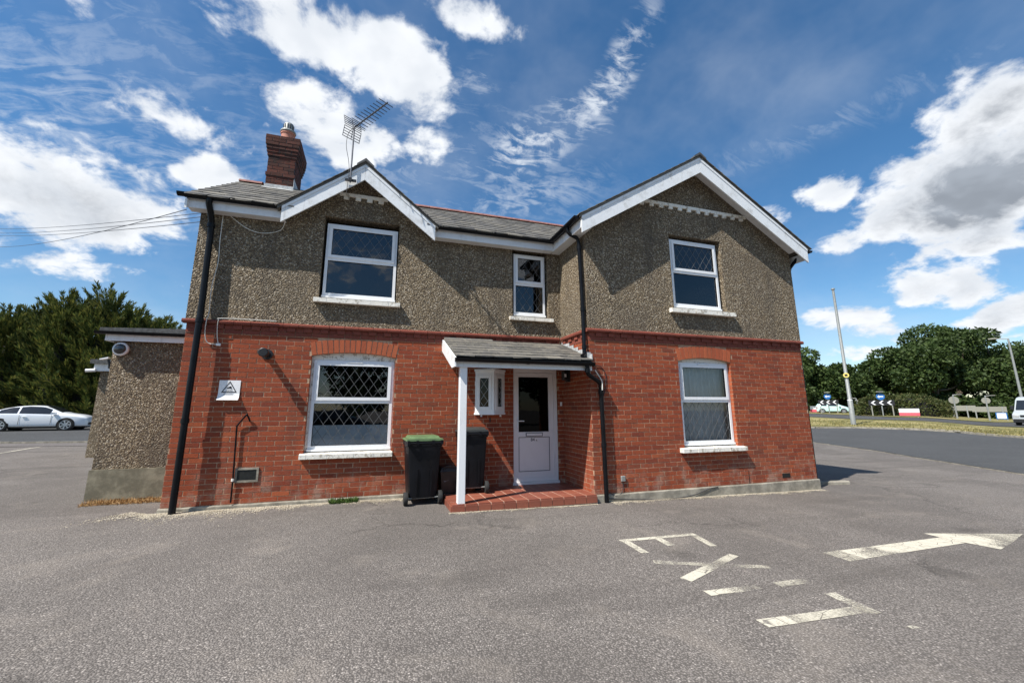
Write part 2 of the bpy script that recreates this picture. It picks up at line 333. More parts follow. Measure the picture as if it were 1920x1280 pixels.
def verge(t, bs, co):
    w = t('ShaderNodeNewGeometry').outputs['Position']
    n = t.noise(w, .28, 6.0, .65).outputs[0]; n2 = t.noise(w, 9.0, 6.0, .75).outputs[0]
    c = t.mix(t.mr(n, .40, .62), (.15, .145, .055), (.36, .31, .15))
    c = t.mix(t.math('MULTIPLY', t.mr(n2, .45, .65), .5), c, (.10, .09, .035))
    setp(t, bs, col=c, rough=.95, spec=.1, normal=t.bump(n2, 1.0, .08))
MT['verge'] = mat('verge', verge)

# ------------------------------------------------------------------ geometry helpers
def link(name, data=None, parent=None, loc=(0, 0, 0), rot=(0, 0, 0), scale=(1, 1, 1)):
    o = bpy.data.objects.new(name, data); COL.objects.link(o)
    o.location = loc; o.rotation_euler = rot; o.scale = scale
    if parent is not None: o.parent = parent
    return o
def tag(o, label=None, cat=None, group=None, kind=None):
    for k, v in (('label', label), ('category', cat), ('group', group), ('kind', kind)):
        if v: o[k] = v
    return o
def thing(name, label, cat, loc=(0, 0, 0), rz=0.0, group=None):
    return tag(link(name, None, None, loc, (0, 0, rz)), label, cat, group)
class MB:
    def __init__(s): s.v = []; s.f = []
    def add(s, vs, fs):
        b = len(s.v); s.v += [tuple(p) for p in vs]; s.f += [tuple(i+b for i in q) for q in fs]; return s
    def hexa(s, a, b):   # a: 4 bottom, b: 4 top (ccw from above)
        return s.add(list(a)+list(b), [(3, 2, 1, 0), (4, 5, 6, 7), (0, 1, 5, 4), (1, 2, 6, 5), (2, 3, 7, 6), (3, 0, 4, 7)])
    def box(s, x0, x1, y0, y1, z0, z1):
        return s.hexa([(x0, y0, z0), (x1, y0, z0), (x1, y1, z0), (x0, y1, z0)], [(x0, y0, z1), (x1, y0, z1), (x1, y1, z1), (x0, y1, z1)])
    def cbox(s, x0, x1, y0, y1, z0, z1, c=.004):   # box with all edges chamfered
        V = []; idx = {}
        for i, x in enumerate((x0, x1)):
            for j, y in enumerate((y0, y1)):
                for k, z in enumerate((z0, z1)):
                    dx, dy, dz = (c if i == 0 else -c), (c if j == 0 else -c), (c if k == 0 else -c)
                    for ax, p in enumerate(((x, y+dy, z+dz), (x+dx, y, z+dz), (x+dx, y+dy, z))):
                        idx[i, j, k, ax] = len(V); V.append(p)
        fs = []
        for i in (0, 1):
            q = [idx[i, 0, 0, 0], idx[i, 1, 0, 0], idx[i, 1, 1, 0], idx[i, 0, 1, 0]]; fs.append(q if i else q[::-1])
            q = [idx[0, i, 0, 1], idx[0, i, 1, 1], idx[1, i, 1, 1], idx[1, i, 0, 1]]; fs.append(q if i else q[::-1])
            q = [idx[0, 0, i, 2], idx[1, 0, i, 2], idx[1, 1, i, 2], idx[0, 1, i, 2]]; fs.append(q if i else q[::-1])
        for j in (0, 1):
            for k in (0, 1):
                q = [idx[0, j, k, 1], idx[1, j, k, 1], idx[1, j, k, 2], idx[0, j, k, 2]]; fs.append(q if (j ^ k) else q[::-1])
                q = [idx[j, 0, k, 0], idx[j, 1, k, 0], idx[j, 1, k, 2], idx[j, 0, k, 2]]; fs.append(q if not (j ^ k) else q[::-1])
                q = [idx[j, k, 0, 0], idx[j, k, 1, 0], idx[j, k, 1, 1], idx[j, k, 0, 1]]; fs.append(q if (j ^ k) else q[::-1])
                for i in (0, 1):
                    q = [idx[i, j, k, 0], idx[i, j, k, 1], idx[i, j, k, 2]]; fs.append(q if (i ^ j ^ k) else q[::-1])
        return s.add(V, fs)
    def prism(s, poly, fn, d0, d1):   # 2D polygon extruded between depths d0,d1 ; fn(u,v,d)->xyz
        n = len(poly); V = [fn(u, v, d0) for u, v in poly]+[fn(u, v, d1) for u, v in poly]
        fs = [tuple(range(n)), tuple(range(2*n-1, n-1, -1))]+[(i, i+n, (i+1) % n+n, (i+1) % n) for i in range(n)]
        return s.add(V, fs)
    def tube(s, pts, r, n=10, caps=True):
        pts = [Vector(p) for p in pts]; rs = r if isinstance(r, (list, tuple)) else [r]*len(pts)
        V = []; fs = []; up = None
        for i, p in enumerate(pts):
            d = (pts[min(i+1, len(pts)-1)]-pts[max(i-1, 0)]).normalized()
            if up is None: up = d.orthogonal().normalized()
            up = (up-d*up.dot(d)).normalized(); sd = d.cross(up)
            for k in range(n):
                a = 2*math.pi*k/n; V.append(p+(up*math.cos(a)+sd*math.sin(a))*rs[i])
        for i in range(len(pts)-1):
            for k in range(n): fs.append((i*n+k, i*n+(k+1) % n, (i+1)*n+(k+1) % n, (i+1)*n+k))
        if caps: fs += [tuple(range(n-1, -1, -1)), tuple((len(pts)-1)*n+k for k in range(n))]
        return s.add(V, fs)
    def lathe(s, prof, n=20, ctr=(0, 0, 0), axis='z'):
        V = []; fs = []
        for r_, h in prof:
            for k in range(n):
                a = 2*math.pi*k/n; c, q = r_*math.cos(a), r_*math.sin(a)
                V.append({'z': (c, q, h), 'y': (c, h, q), 'x': (h, c, q)}[axis])
        V = [(x+ctr[0], y+ctr[1], z+ctr[2]) for x, y, z in V]; m = len(prof)
        for i in range(m-1):
            for k in range(n): fs.append((i*n+k, i*n+(k+1) % n, (i+1)*n+(k+1) % n, (i+1)*n+k))
        fs += [tuple(range(n-1, -1, -1)), tuple((m-1)*n+k for k in range(n))]
        return s.add(V, fs)
    def mesh(s, name, m, smooth=False, recalc=False):
        me = bpy.data.meshes.new(name); me.from_pydata(s.v, [], s.f)
        if recalc:
            import bmesh
            b = bmesh.new(); b.from_mesh(me); bmesh.ops.recalc_face_normals(b, faces=b.faces); b.to_mesh(me); b.free()
        me.materials.append(MT[m])
        if smooth: me.polygons.foreach_set('use_smooth', [True]*len(me.polygons)); me.set_sharp_from_angle(angle=R(38))
        me.update(); return me
    def build(s, name, m, parent=None, loc=(0, 0, 0), rot=(0, 0, 0), smooth=False, recalc=False):
        return link(name, s.mesh(name, m, smooth, recalc), parent, loc, rot)
def bez(pts, n=8):   # Catmull-Rom through points
    P = [Vector(p) for p in pts]; P = [P[0]]+P+[P[-1]]; o = []
    for i in range(1, len(P)-2):
        a, b, c, d = P[i-1:i+3]
        for k in range(n):
            t = k/n; o.append(.5*((2*b)+(c-a)*t+(2*a-5*b+4*c-d)*t*t+(3*b-3*c+d-a)*t**3))
    o.append(P[-2]); return o
def text(name, body, size, m, parent, loc, rot, extrude=.001, align='CENTER'):
    c = bpy.data.curves.new(name, 'FONT'); c.body = body; c.size = size; c.extrude = extrude; c.align_x = align; c.align_y = 'CENTER'; c.resolution_u = 3
    tmp = bpy.data.objects.new('tmp', c); COL.objects.link(tmp)
    me = bpy.data.meshes.new_from_object(tmp.evaluated_get(bpy.context.evaluated_depsgraph_get()))
    bpy.data.objects.remove(tmp); bpy.data.curves.remove(c)
    me.materials.clear(); me.materials.append(MT[m]); me.name = name
    return link(name, me, parent, loc, rot)
def ss(a, b, x):
    t = min(1, max(0, (x-a)/(b-a))); return t*t*(3-2*t)
def hgt(x, y):   # lie of the land
    dx, dy = x, y+7.86; dd = math.hypot(dx, dy); az = math.degrees(math.atan2(dx, dy))
    z = .03-.0165*min(9, max(0, x))
    if az < 0: z += .0155*min(60, max(0, dd-12))*ss(-5, -14, az)*ss(-110, -85, az)
    else: z += .02*min(45, max(0, dd-28))*ss(67, 60, az)*ss(38, 46, az)
    return z

# ------------------------------------------------------------------ ground, roads, verges
gb = MB(); rad = [0]+[1.2*1.13**k for k in range(52)]; NA = 120
rad = [q for q in rad if q < 700]
gb.v.append((0, -7.86, hgt(0, -7.86)))
for q in rad[1:]:
    for k in range(NA):
        a = 2*math.pi*k/NA; x, y = q*math.sin(a), q*math.cos(a)-7.86; gb.v.append((x, y, hgt(x, y)))
gb.f += [(0, 1+(k+1) % NA, 1+k) for k in range(NA)]
for i in range(len(rad)-2):
    for k in range(NA):
        a, b = 1+i*NA+k, 1+i*NA+(k+1) % NA; gb.f.append((a, b, b+NA, a+NA))
tag(gb.build('ground', 'asphalt', smooth=True, recalc=True), 'grey weathered asphalt forecourt in front of the house', kind='structure')
def resample(p, n):
    p = [Vector((q[0], q[1])) for q in p]; L = [0]
    for a, b in zip(p, p[1:]): L.append(L[-1]+(b-a).length)
    o = []
    for k in range(n+1):
        t = L[-1]*k/n; i = max(j for j in range(len(L)) if L[j] <= t+1e-9); i = min(i, len(p)-2)
        o.append(p[i].lerp(p[i+1], (t-L[i])/(L[i+1]-L[i])))
    return o
def sheet(name, A, B, m, off, label, nu=40, nv=12, jit=0.0):
    A = resample(A, nu); B = resample(B, nu); mb = MB()
    for j in range(nv+1):
        for i in range(nu+1):
            p = A[i].lerp(B[i], j/nv)
            if jit and j in (0, nv): p = p+Vector((random.uniform(-jit, jit), random.uniform(-jit, jit)))
            mb.v.append((p.x, p.y, hgt(p.x, p.y)+off))
    for j in range(nv):
        for i in range(nu): a = j*(nu+1)+i; mb.f.append((a, a+1, a+nu+2, a+nu+1))
    return tag(mb.build(name, m, recalc=True), label, kind='structure')
Rn = [(27, 20), (20.34, 7.52), (18.65, 3.89), (17.14, 1.59), (16.24, -.04), (15.38, -1.43), (13.5, -5), (12, -12)]
Rf = [(27, 22.5), (30.47, 15.14), (32.57, 13.81), (33.59, 11.19), (34.87, 9.12), (33.42, 5.8), (31, 0), (28, -12)]
V2 = [(50, 36), (46.47, 27.36), (44.38, 22.04), (45.02, 17.56), (48.83, 15.81), (49.8, 12.36), (50, 6), (50, -12)]
Rf2 = [(60, 42), (55.27, 33.97), (53.1, 27.85), (49.83, 20.68), (57, 20.2), (65.65, 18.5), (70, 8), (72, -12)]
FAR = [(150, 120), (160, 105), (170, 90), (175, 75), (180, 60), (185, 40), (190, 15), (190, -20)]
sheet('side_road', Rn, Rf, 'road', .03, 'dark smooth asphalt side road right of the house')
sheet('grass_verge', Rf, V2, 'verge', .09, 'dry yellow grass verge beyond the side road', jit=.12)
sheet('roundabout_road', V2, Rf2, 'road', .12, 'road circling the roundabout')
sheet('roundabout_island', Rf2, FAR, 'verge', .16, 'grassy roundabout island and ground beyond', 40, 30)
def kerb(name, line, label, w=.14, h=.12, n=60, m_='concrete'):
    L = resample(line, n); mb = MB()
    for a, b in zip(L, L[1:]):
        d = (b-a).normalized(); nrm = Vector((-d.y, d.x))*w/2; e = b-d*.012
        q = [(a-nrm), (e-nrm), (e+nrm), (a+nrm)]; z = hgt(a.x, a.y)+random.uniform(-.006, .006)
        mb.hexa([(p.x, p.y, z-.1) for p in q], [(p.x, p.y, z+h) for p in q])
    return tag(mb.build(name, m_, recalc=True), label, kind='structure')
kerb('verge_kerb', Rf, 'pale worn kerb along the far side of the side road', .3, .13)
kerb('road_edge_kerb', Rn, 'low edging between forecourt and side road', .07, .02)
# left: pavement strip, then the road with the parked car
LN = [(-90, 18.5), (-40, 15.8), (-13.65, 14.39), (-10.85, 14.23), (2, 13.5)]
LK = [(-90, 16.9), (-40, 14.2), (-12.7, 12.87), (-10.07, 12.68), (2, 12)]
LF = [(-90, 52), (-40, 38), (-22.4, 28.6), (-12.5, 29.5), (4, 34)]
sheet('pavement', LK, LN, 'pavement', .014, 'pale pavement strip behind the forecourt on the left', 60, 3)
sheet('back_road', LN, LF, 'road', .03, 'dark asphalt road with the white car on it', 60, 12)
kerb('pavement_kerb', LN, 'dropped kerb between pavement and back road', .12, .07)
pl = MB()
for (x0, y0, x1, y1) in ((-11.16, 10.42, -11.42, 12.58), (-10.9, 8.0, -11.16, 10.42)):
    d = Vector((x1-x0, y1-y0)).normalized(); nrm = Vector((-d.y, d.x))*.05
    for k in range(10):
        a = Vector((x0, y0)).lerp(Vector((x1, y1)), k/10); b = Vector((x0, y0)).lerp(Vector((x1, y1)), (k+1)/10)
        pl.add([(p.x, p.y, hgt(p.x, p.y)+.012) for p in (a-nrm, b-nrm, b+nrm, a+nrm)], [(0, 1, 2, 3)])
tag(pl.build('parking_line', 'marking', recalc=True), 'thin white painted bay line on the forecourt at left', 'road marking')

# ------------------------------------------------------------------ painted EXIT and arrow
def decal(name, polys, m, parent, off=.004):
    mb = MB()
    for P in polys:
        mb.add([(x, y, hgt(x, y)+off) for x, y in P], [tuple(range(len(P)))])
    return mb.build(name, m, parent, recalc=True)
ex = thing('exit_marking', 'worn white letters EXIT painted on the asphalt', 'road marking')
def bar(a, b, w, w2=None):
    a, b = Vector(a), Vector(b); d = (b-a).normalized(); n = Vector((-d.y, d.x)); w2 = w2 or w; o = []; N = 8
    for k in range(N):
        p, q = a.lerp(b, k/N), a.lerp(b, (k+1)/N); wa, wb = w+(w2-w)*k/N, w+(w2-w)*(k+1)/N; o.append([tuple(p-n*wa/2), tuple(q-n*wb/2), tuple(q+n*wb/2), tuple(p+n*wa/2)])
    return o
decal('letter', bar((2.86, -3.18), (3.93, -3.18), .085)+bar((2.915, -3.22), (2.885, -3.63), .095)+bar((3.36, -3.22), (3.335, -3.49), .095), 'marking', ex)
decal('letter', bar((3.88, -3.22), (3.79, -3.64), .09), 'marking_worn', ex)
decal('letter', bar((2.79, -4.37), (3.33, -4.14), .115), 'marking', ex)
decal('letter', bar((3.33, -4.14), (3.77, -3.95), .10)+bar((3.35, -4.16), (3.83, -4.33), .09)+bar((2.97, -3.97), (3.3, -4.12), .085), 'marking_worn', ex)
decal('letter', bar((2.80, -3.89), (2.97, -3.97), .10), 'marking', ex)
decal('letter', bar((2.76, -4.665), (3.10, -4.68), .10), 'marking', ex)
decal('letter', bar((3.10, -4.68), (3.30, -4.685), .09), 'marking_worn', ex, .0045)
decal('letter', bar((3.50, -4.69), (3.86, -4.70), .10), 'marking_worn', ex, .0045)
for q_ in (bar((2.76, -5.20), (3.02, -5.215), .115), bar((3.78, -4.95), (3.76, -5.10), .11), bar((3.765, -5.53), (3.76, -5.57), .08)): decal('letter', q_, 'marking', ex)
decal('letter', bar((3.02, -5.215), (3.74, -5.25), .11)+bar((3.76, -5.10), (3.74, -5.33), .11), 'marking_worn', ex, .0045)
ar = thing('arrow_marking', 'worn white arrow pointing right painted on the asphalt', 'road marking')
decal('shaft', bar((5.05, -4.29), (6.84, -4.25), .27, .24), 'marking', ar)
decal('shaft', bar((4.79, -4.295), (5.05, -4.29), .29), 'marking_worn', ar)
decal('head', [[(6.84, -4.25), (6.93, -4.64), (7.40, -4.53), (7.40, -4.25)], [(6.86, -3.95), (6.84, -4.25), (7.40, -4.25), (7.40, -4.11)]], 'marking', ar)
decal('head', [[(7.40, -4.53), (8.13, -4.33), (7.40, -4.11)]], 'marking_worn', ar, .0045)

# ------------------------------------------------------------------ HOUSE
xL, xI, xR, D = -2.88, 3.65, 8.79, -1.16
house = thing('house', 'two storey red brick and pebbledash house with two white gables', 'house')
fA = lambda u, z, o: (u, -o, z)            # left facade
fB = lambda u, z, o: (u, D-o, z)           # right wing front
fC = lambda u, z, o: (xI-o, u, z)          # wing return facing the porch
fL = lambda u, z, o: (xL-o, u, z)          # left side
fR = lambda u, z, o: (xR+o, u, z)          # right side
def arch(u0, u1, z, rise):
    def fn(u):
        t = (u-u0)/(u1-u0); return z+rise*(1-(2*t-1)**2)
    return fn
def wall(name, fn, u0, u1, zb, zt, holes, m, parent, thick=.24, extra=()):
    """holes: (u0,u1,zlo,zhi or function)"""
    br = {u0, u1, *extra}
    for h in holes:
        br |= {h[0], h[1]}
        if callable(h[3]): br |= {h[0]+(h[1]-h[0])*k/14 for k in range(15)}
    br = sorted(b for b in br if u0-1e-6 <= b <= u1+1e-6); mb = MB()
    T = zt if callable(zt) else (lambda u: zt)
    for a, b in zip(br, br[1:]):
        segs = [(zb, zb)]; mid = (a+b)/2
        for h in sorted([h for h in holes if h[0] < mid < h[1]], key=lambda h: h[2]):
            hi = h[3] if callable(h[3]) else (lambda u, q=h[3]: q)
            segs[-1] += (h[2], h[2]); segs.append((hi(a), hi(b)))
            # reveals top and bottom
            mb.add([fn(a, h[2], 0), fn(b, h[2], 0), fn(b, h[2], -thick), fn(a, h[2], -thick)], [(0, 1, 2, 3)])
            mb.add([fn(a, hi(a), 0), fn(b, hi(b), 0), fn(b, hi(b), -thick), fn(a, hi(a), -thick)], [(3, 2, 1, 0)])
        segs[-1] += (T(a), T(b))
        for la, lb, ha, hb in segs:
            mb.add([fn(a, la, 0), fn(b, lb, 0), fn(b, hb, 0), fn(a, ha, 0)], [(0, 1, 2, 3)])
            mb.add([fn(a, la, -thick), fn(b, lb, -thick), fn(b, hb, -thick), fn(a, ha, -thick)], [(3, 2, 1, 0)])
    for h in holes:
        hi = h[3] if callable(h[3]) else (lambda u, q=h[3]: q)
        for u in (h[0], h[1]):
            mb.add([fn(u, h[2], 0), fn(u, h[2], -thick), fn(u, hi(u), -thick), fn(u, hi(u), 0)], [(0, 1, 2, 3)])
    for u in (u0, u1): mb.add([fn(u, zb, 0), fn(u, zb, -thick), fn(u, T(u), -thick), fn(u, T(u), 0)], [(0, 1, 2, 3)])
    return mb.build(name, m, parent)
BL, BH, Z0, JO = .262, .0775, .09, .0118     # brick pitch
ZB = Z0+34*BH                                # top of plain courses
hLL = (-1.03, .36, .74, arch(-1.03, .36, 2.42, .075))
hDR = (2.595, 3.525, .1, 2.292)
hLR = (5.555, 6.825, .73, arch(5.555, 6.825, 2.42, .065))
wA = wall('brick_wall', fA, xL, xI, -.15, 2.90, [hLL, hDR], 'mortar', house)
wB = wall('brick_wall', fB, xI, xR, -.25, 2.90, [hLR], 'mortar', house)
wC = wall('brick_wall', fC, D+.2405, 0, -.15, 2.90, [], 'mortar', house, .2)
wL = wall('brick_wall', fL, .2405, 4.4, -.15, 2.90, [], 'mortar', house, .2)
wR = wall('brick_wall', fR, D+.2405, 5.2, -.25, 2.90, [], 'mortar', house, .2)
# --- bricks: layout first, then the nearest 300 become objects, the rest one mesh per wall
BR = []
def ring_cut(h, z):  # extent of the arch ring at height z
    u0, u1 = h[0]-.045, h[1]+.045; ex_ = arch(u0, u1, 2.645, .07)
    if z < 2.40: return (h[0], h[1])
    e = .045*min(1, max(0, (z-2.42)/.225)); a0, a1 = h[0]-e, h[1]+e
    us = [a0+(a1-a0)*k/60 for k in range(61)]; ok = [u for u in us if ex_(u) > z-.02]
    return (min(ok)-.003, max(ok)+.003) if ok else None
def lay(wi, fn, u0, u1, holes, ncourse=34):
    for i in range(ncourse):
        z = Z0+i*BH; u = u0-(BL/2 if i % 2 else 0)+random.uniform(-.012, .012)
        cuts = []
        for h in holes:
            if z+BH > h[2]+.01:
                if callable(h[3]):
                    c = ring_cut(h, z+BH/2)
                    if c: cuts.append(c)
                elif z+.03 < h[3]: cuts.append((h[0], h[1]))
        while u < u1:
            w = BL+random.uniform(-.008, .008)
            parts = [(max(u+JO/2, u0), min(u+w-JO/2, u1))]
            for c in cuts:
                nx = []
                for a, b in parts:
                    if b <= c[0] or a >= c[1]: nx.append((a, b)); continue
                    if a < c[0]: nx.append((a, c[0]))
                    if b > c[1]: nx.append((c[1], b))
                parts = nx
            for a, b in parts:
                if b-a > .03: BR.append((wi, fn, a, b, z+JO/2-random.uniform(0, .001), z+BH-JO/2+random.uniform(0, .001)))
            u += w
lay(0, fA, xL, xI, [hLL, hDR]); lay(1, fB, xI, xR, [hLR]); lay(2, fC, D+.005, 0, []); lay(3, fL, .005, 4.4, []); lay(4, fR, D+.005, 5.2, [])
unit = []
for k in range(6):
    c = MB().cbox(-.5, .5, -.5, .5, -.5, .5, .03)
    c.v = [(x+random.uniform(-.008, .008), y, z+random.uniform(-.03, .03)) for x, y, z in c.v]
    unit.append(c.mesh('brick', 'brick'))
camp = Vector((0, -7.8576, 1.5055))
def near(b):
    if b[0] > 2: return 1e9
    return (Vector(b[1]((b[2]+b[3])/2, (b[4]+b[5])/2, 0))-camp).dot(F)+(2 if b[3]-b[2] < .15 else 0)
BR.sort(key=near)
walls = [wA, wB, wC, wL, wR]; PB, BD = .0035, .03
for b in BR[:300]:
    w = walls[b[0]]; o = PB+random.uniform(-.0015, .002); L = b[3]-b[2]; H = b[5]-b[4]
    c = Vector(b[1]((b[2]+b[3])/2, (b[4]+b[5])/2, o-BD/2))
    link('brick', random.choice(unit), w, c, (0, random.uniform(-.006, .006), -math.pi/2 if b[0] == 2 else 0), (L, BD, H))
for wi in range(5):
    mb = MB(); base = MB().cbox(-.5, .5, -.5, .5, -.5, .5, .03)
    for b in BR[300:]:
        if b[0] != wi: continue
        o = PB+random.uniform(-.0015, .002); um, zm, L, H = (b[2]+b[3])/2, (b[4]+b[5])/2, b[3]-b[2], b[5]-b[4]
        sk = random.uniform(-.002, .002)
        vs = [b[1](um+x*L, zm+z*H+x*sk+random.uniform(-.0012, .0012), o-BD/2-y*BD) for x, y, z in base.v]
        mb.add(vs, base.f)
    tag(mb.build('bricks', 'brick', walls[wi], recalc=True), kind='stuff')
# arches of soldier bricks
def arch_ring(h, w, fn, n):
    ia, ea = arch(h[0], h[1], 2.42, .07), arch(h[0]-.045, h[1]+.045, 2.645, .07)
    for k in range(n):
        t0, t1 = (k+.085)/n, (k+.915)/n; I = lambda t: h[0]+(h[1]-h[0])*t; E_ = lambda t: h[0]-.045+(h[1]-h[0]+.09)*t
        P = [(I(t0), ia(I(t0))), (I(t1), ia(I(t1))), (E_(t1), ea(E_(t1))), (E_(t0), ea(E_(t0)))]
        MB().prism(P, fn, .009+random.uniform(-.001, .001), -.09).build('arch_brick', 'arch_brick', w, recalc=True)
arch_ring(hLL, wA, fA, 16); arch_ring(hLR, wB, fB, 14)
# brick reveals of the two ground floor windows
for h, fn, w in ((hLL, fA, wA), (hLR, fB, wB)):
    mb = MB()
    for i in range(34):
        z = Z0+i*BH
        if z > .72 and z < 2.38:
            for u, s in ((h[0], 1), (h[1], -1)):
                P = [fn(u+s*e, z+q, d) for q in (JO/2, BH-JO/2) for e, d in ((-.004, -.004), (.004, -.004), (.004, -.1), (-.004, -.1))]
                mb.hexa(P[:4], P[4:])
    tag(mb.build('reveal_bricks', 'arch_brick', w, recalc=True), kind='stuff')
# string course: plain course, dentils, moulded cap
def string(w, fn, u0, u1, ext0, ext1):
    mb = MB(); u = u0
    while u < u1:
        b = min(u+BL-JO, u1); P = [fn(a, z, o) for z in (ZB+.006, ZB+BH-.006) for a, o in ((u, .012), (b, .012), (b, -.05), (u, -.05))]; mb.hexa(P[:4], P[4:]); u += BL
    u = u0; k = 0
    while u < u1:
        b = min(u+.125, u1); o = .035 if k % 2 else .014
        P = [fn(a, z, q) for z in (ZB+BH, ZB+2*BH-.008) for a, q in ((u, o), (b, o), (b, -.05), (u, -.05))]; mb.hexa(P[:4], P[4:]); u += .131; k += 1
    tag(mb.build('dentil_bricks', 'string_brick', w, recalc=True), kind='stuff')
    u = u0-ext0; z0, z1 = ZB+2*BH-.004, 2.945
    while u < u1+ext1-.02:
        b = min(u+.24, u1+ext1); cs = [(.058, z0), (.066, z0+.02), (.066, z1-.025), (.045, z1-.004), (-.05, z1), (-.05, z0)]
        m2 = MB(); V = [fn(a, z, o) for a in (u+.003, b-.003) for o, z in cs]; n = len(cs)
        m2.add(V, [tuple(range(n)), tuple(range(2*n-1, n-1, -1))]+[(i, (i+1) % n, (i+1) % n+n, i+n) for i in range(n)])
        m2.build('string_brick', 'string_brick', w, recalc=True); u += .24
string(wA, fA, xL, xI-.07, .06, 0); string(wB, fB, xI, xR, .06, .06); string(wC, fC, D+.0, 0, -.002, -.07)
# pebbledash upper walls
EZ = 4.93
gL = lambda u: max(4.90, 5.86-.79*abs(u+.36)) if -1.8 < u < 1.05 else 4.90
gR = lambda u: 6.58-.612*abs(u-6.215)
pz = 2.93
hUL, hSM, hUR = (-1.0, .31, 3.43, 4.97), (2.575, 3.36, 3.335, 4.76), (5.545, 6.85, 3.445, 5.0)
o1 = .022
pA = wall('pebbledash_wall', lambda u, z, o: (u, -o1-o, z), xL-o1, xI, pz, gL, [hUL, hSM], 'pebbledash', house, .25, [-1.575, -.36, .855])
pB = wall('pebbledash_wall', lambda u, z, o: (u, D-o1-o, z), xI-o1, xR+o1, pz, gR, [hUR], 'pebbledash', house, .25, [6.215])
wall('pebbledash_wall', lambda u, z, o: (xI-o1-o, u, z), D-o1+.2505, -o1, pz, 4.93, [], 'pebbledash', house, .2)
wall('pebbledash_wall', lambda u, z, o: (xL-o1-o, u, z), -o1+.2505, 4.4, pz, lambda y: 4.9+min(y, 4.3-y)*.63 if 0 < y < 4.3 else 4.9, [], 'pebbledash', house, .2, [2.15])
wall('pebbledash_wall', lambda u, z, o: (xR+o1+o, u, z), D-o1+.2505, 5.2, pz, 4.95, [], 'pebbledash', house, .2)
MB().box(xL+.2, xR-.2, 4.32, 4.5, -.2, 4.9).box(xI, xR-.2, 5.0, 5.19, -.2, 6.2).build('rear_wall', 'pebbledash', house)
MB().box(xL+.2, xR-.25, .26, 4.3, 2.6, 2.75).box(xI+.25, xR-.25, D+.27, .25, 2.6, 2.75).build('upper_floor', 'void', house)
MB().box(xL+.2, xR-.25, .26, 4.3, 4.9, 4.98).box(xI+.25, xR-.25, D+.27, .25, 4.9, 4.98).box(xL+.2, xR-.2, .26, 4.3, -.05, .02).build('inner_ceiling', 'void', house)
MB().box(xL+.25, xR-.25, 1.5, 1.6, 0, 4.9).box(3.62, 3.72, .26, 1.5, 0, 4.9).build('partition', 'void', house)
# concrete plinth
for a in ((xL-.02, 1.2, -.035, .03, -.2, .088), (xI+.02, xR+.025, D-.04, D+.03, -.3, .088)):
    m = MB(); n = 40; x0, x1, y0, y1, z0, z1 = a; V = []
    for k in range(n+1):
        xa = x0+(x1-x0)*k/n; q1, q2 = random.uniform(-.004, .004), random.uniform(-.010, .0)
        V += [(xa, y0-.004+q1, z0), (xa, y0+q1, z1-.012+q2), (xa, y0+.012+q1, z1+q2*.5), (xa, y1, z1)]
    m.add(V, [(4*k+q, 4*k+4+q, 4*k+5+q, 4*k+1+q) for k in range(n) for q in range(3)]+[(0, 1, 2, 3), (4*n+3, 4*n+2, 4*n+1, 4*n)])
    m.build('plinth', 'concrete', house)

# ------------------------------------------------------------------ windows
def fbox(mb, fn, u0, u1, z0, z1, o0, o1_, c=.003):
    P = [fn(u, z, o) for z in (z0, z1) for u, o in ((u0, o1_), (u1, o1_), (u1, o0), (u0, o0))]
    return mb.hexa(P[:4], P[4:])
def frame_bars(mb, fn, u0, u1, z0, z1, w, o0, o1_):
    fbox(mb, fn, u0, u1, z0, z0+w, o0, o1_); fbox(mb, fn, u0, u1, z1-w, z1, o0, o1_)
    fbox(mb, fn, u0, u0+w, z0+w, z1-w, o0, o1_); fbox(mb, fn, u1-w, u1, z0+w, z1-w, o0, o1_)
def lattice(fn, u0, u1, z0, z1, o, parent, pu=.163, pz_=.235, w=.0031, m='lead_bar'):
    mb = MB()
    for s in (1, -1):
        k = pu/pz_*s; H = z1-z0; N = int((u1-u0+abs(k)*H)/pu)+3
        for i in range(-N, N):
            c = u0+i*pu+(.5*pu)        # u at z0
            ts = []
            za, zb = z0, z1
            # clip u = c+k*(z-z0) in [u0,u1]
            lo, hi = sorted(((u0-c)/k+z0, (u1-c)/k+z0)); za, zb = max(za, lo), min(zb, hi)
            if zb-za < .01: continue
            a, b = (c+k*(za-z0), za), (c+k*(zb-z0), zb)
            d = Vector((b[0]-a[0], b[1]-a[1])).normalized(); n = Vector((-d.y, d.x))*w
            q = [(a[0]-n.x, a[1]-n.y), (b[0]-n.x, b[1]-n.y), (b[0]+n.x, b[1]+n.y), (a[0]+n.x, a[1]+n.y)]
            oo = o+(.0035 if s > 0 else .0025)
            P = [fn(u, z, oo) for u, z in q]+[fn(u, z, o-.001) for u, z in q]
            mb.add(P, [(0, 1, 2, 3), (0, 4, 5, 1), (2, 6, 7, 3)])
    return mb.build('lead_lattice', m, parent, recalc=True)
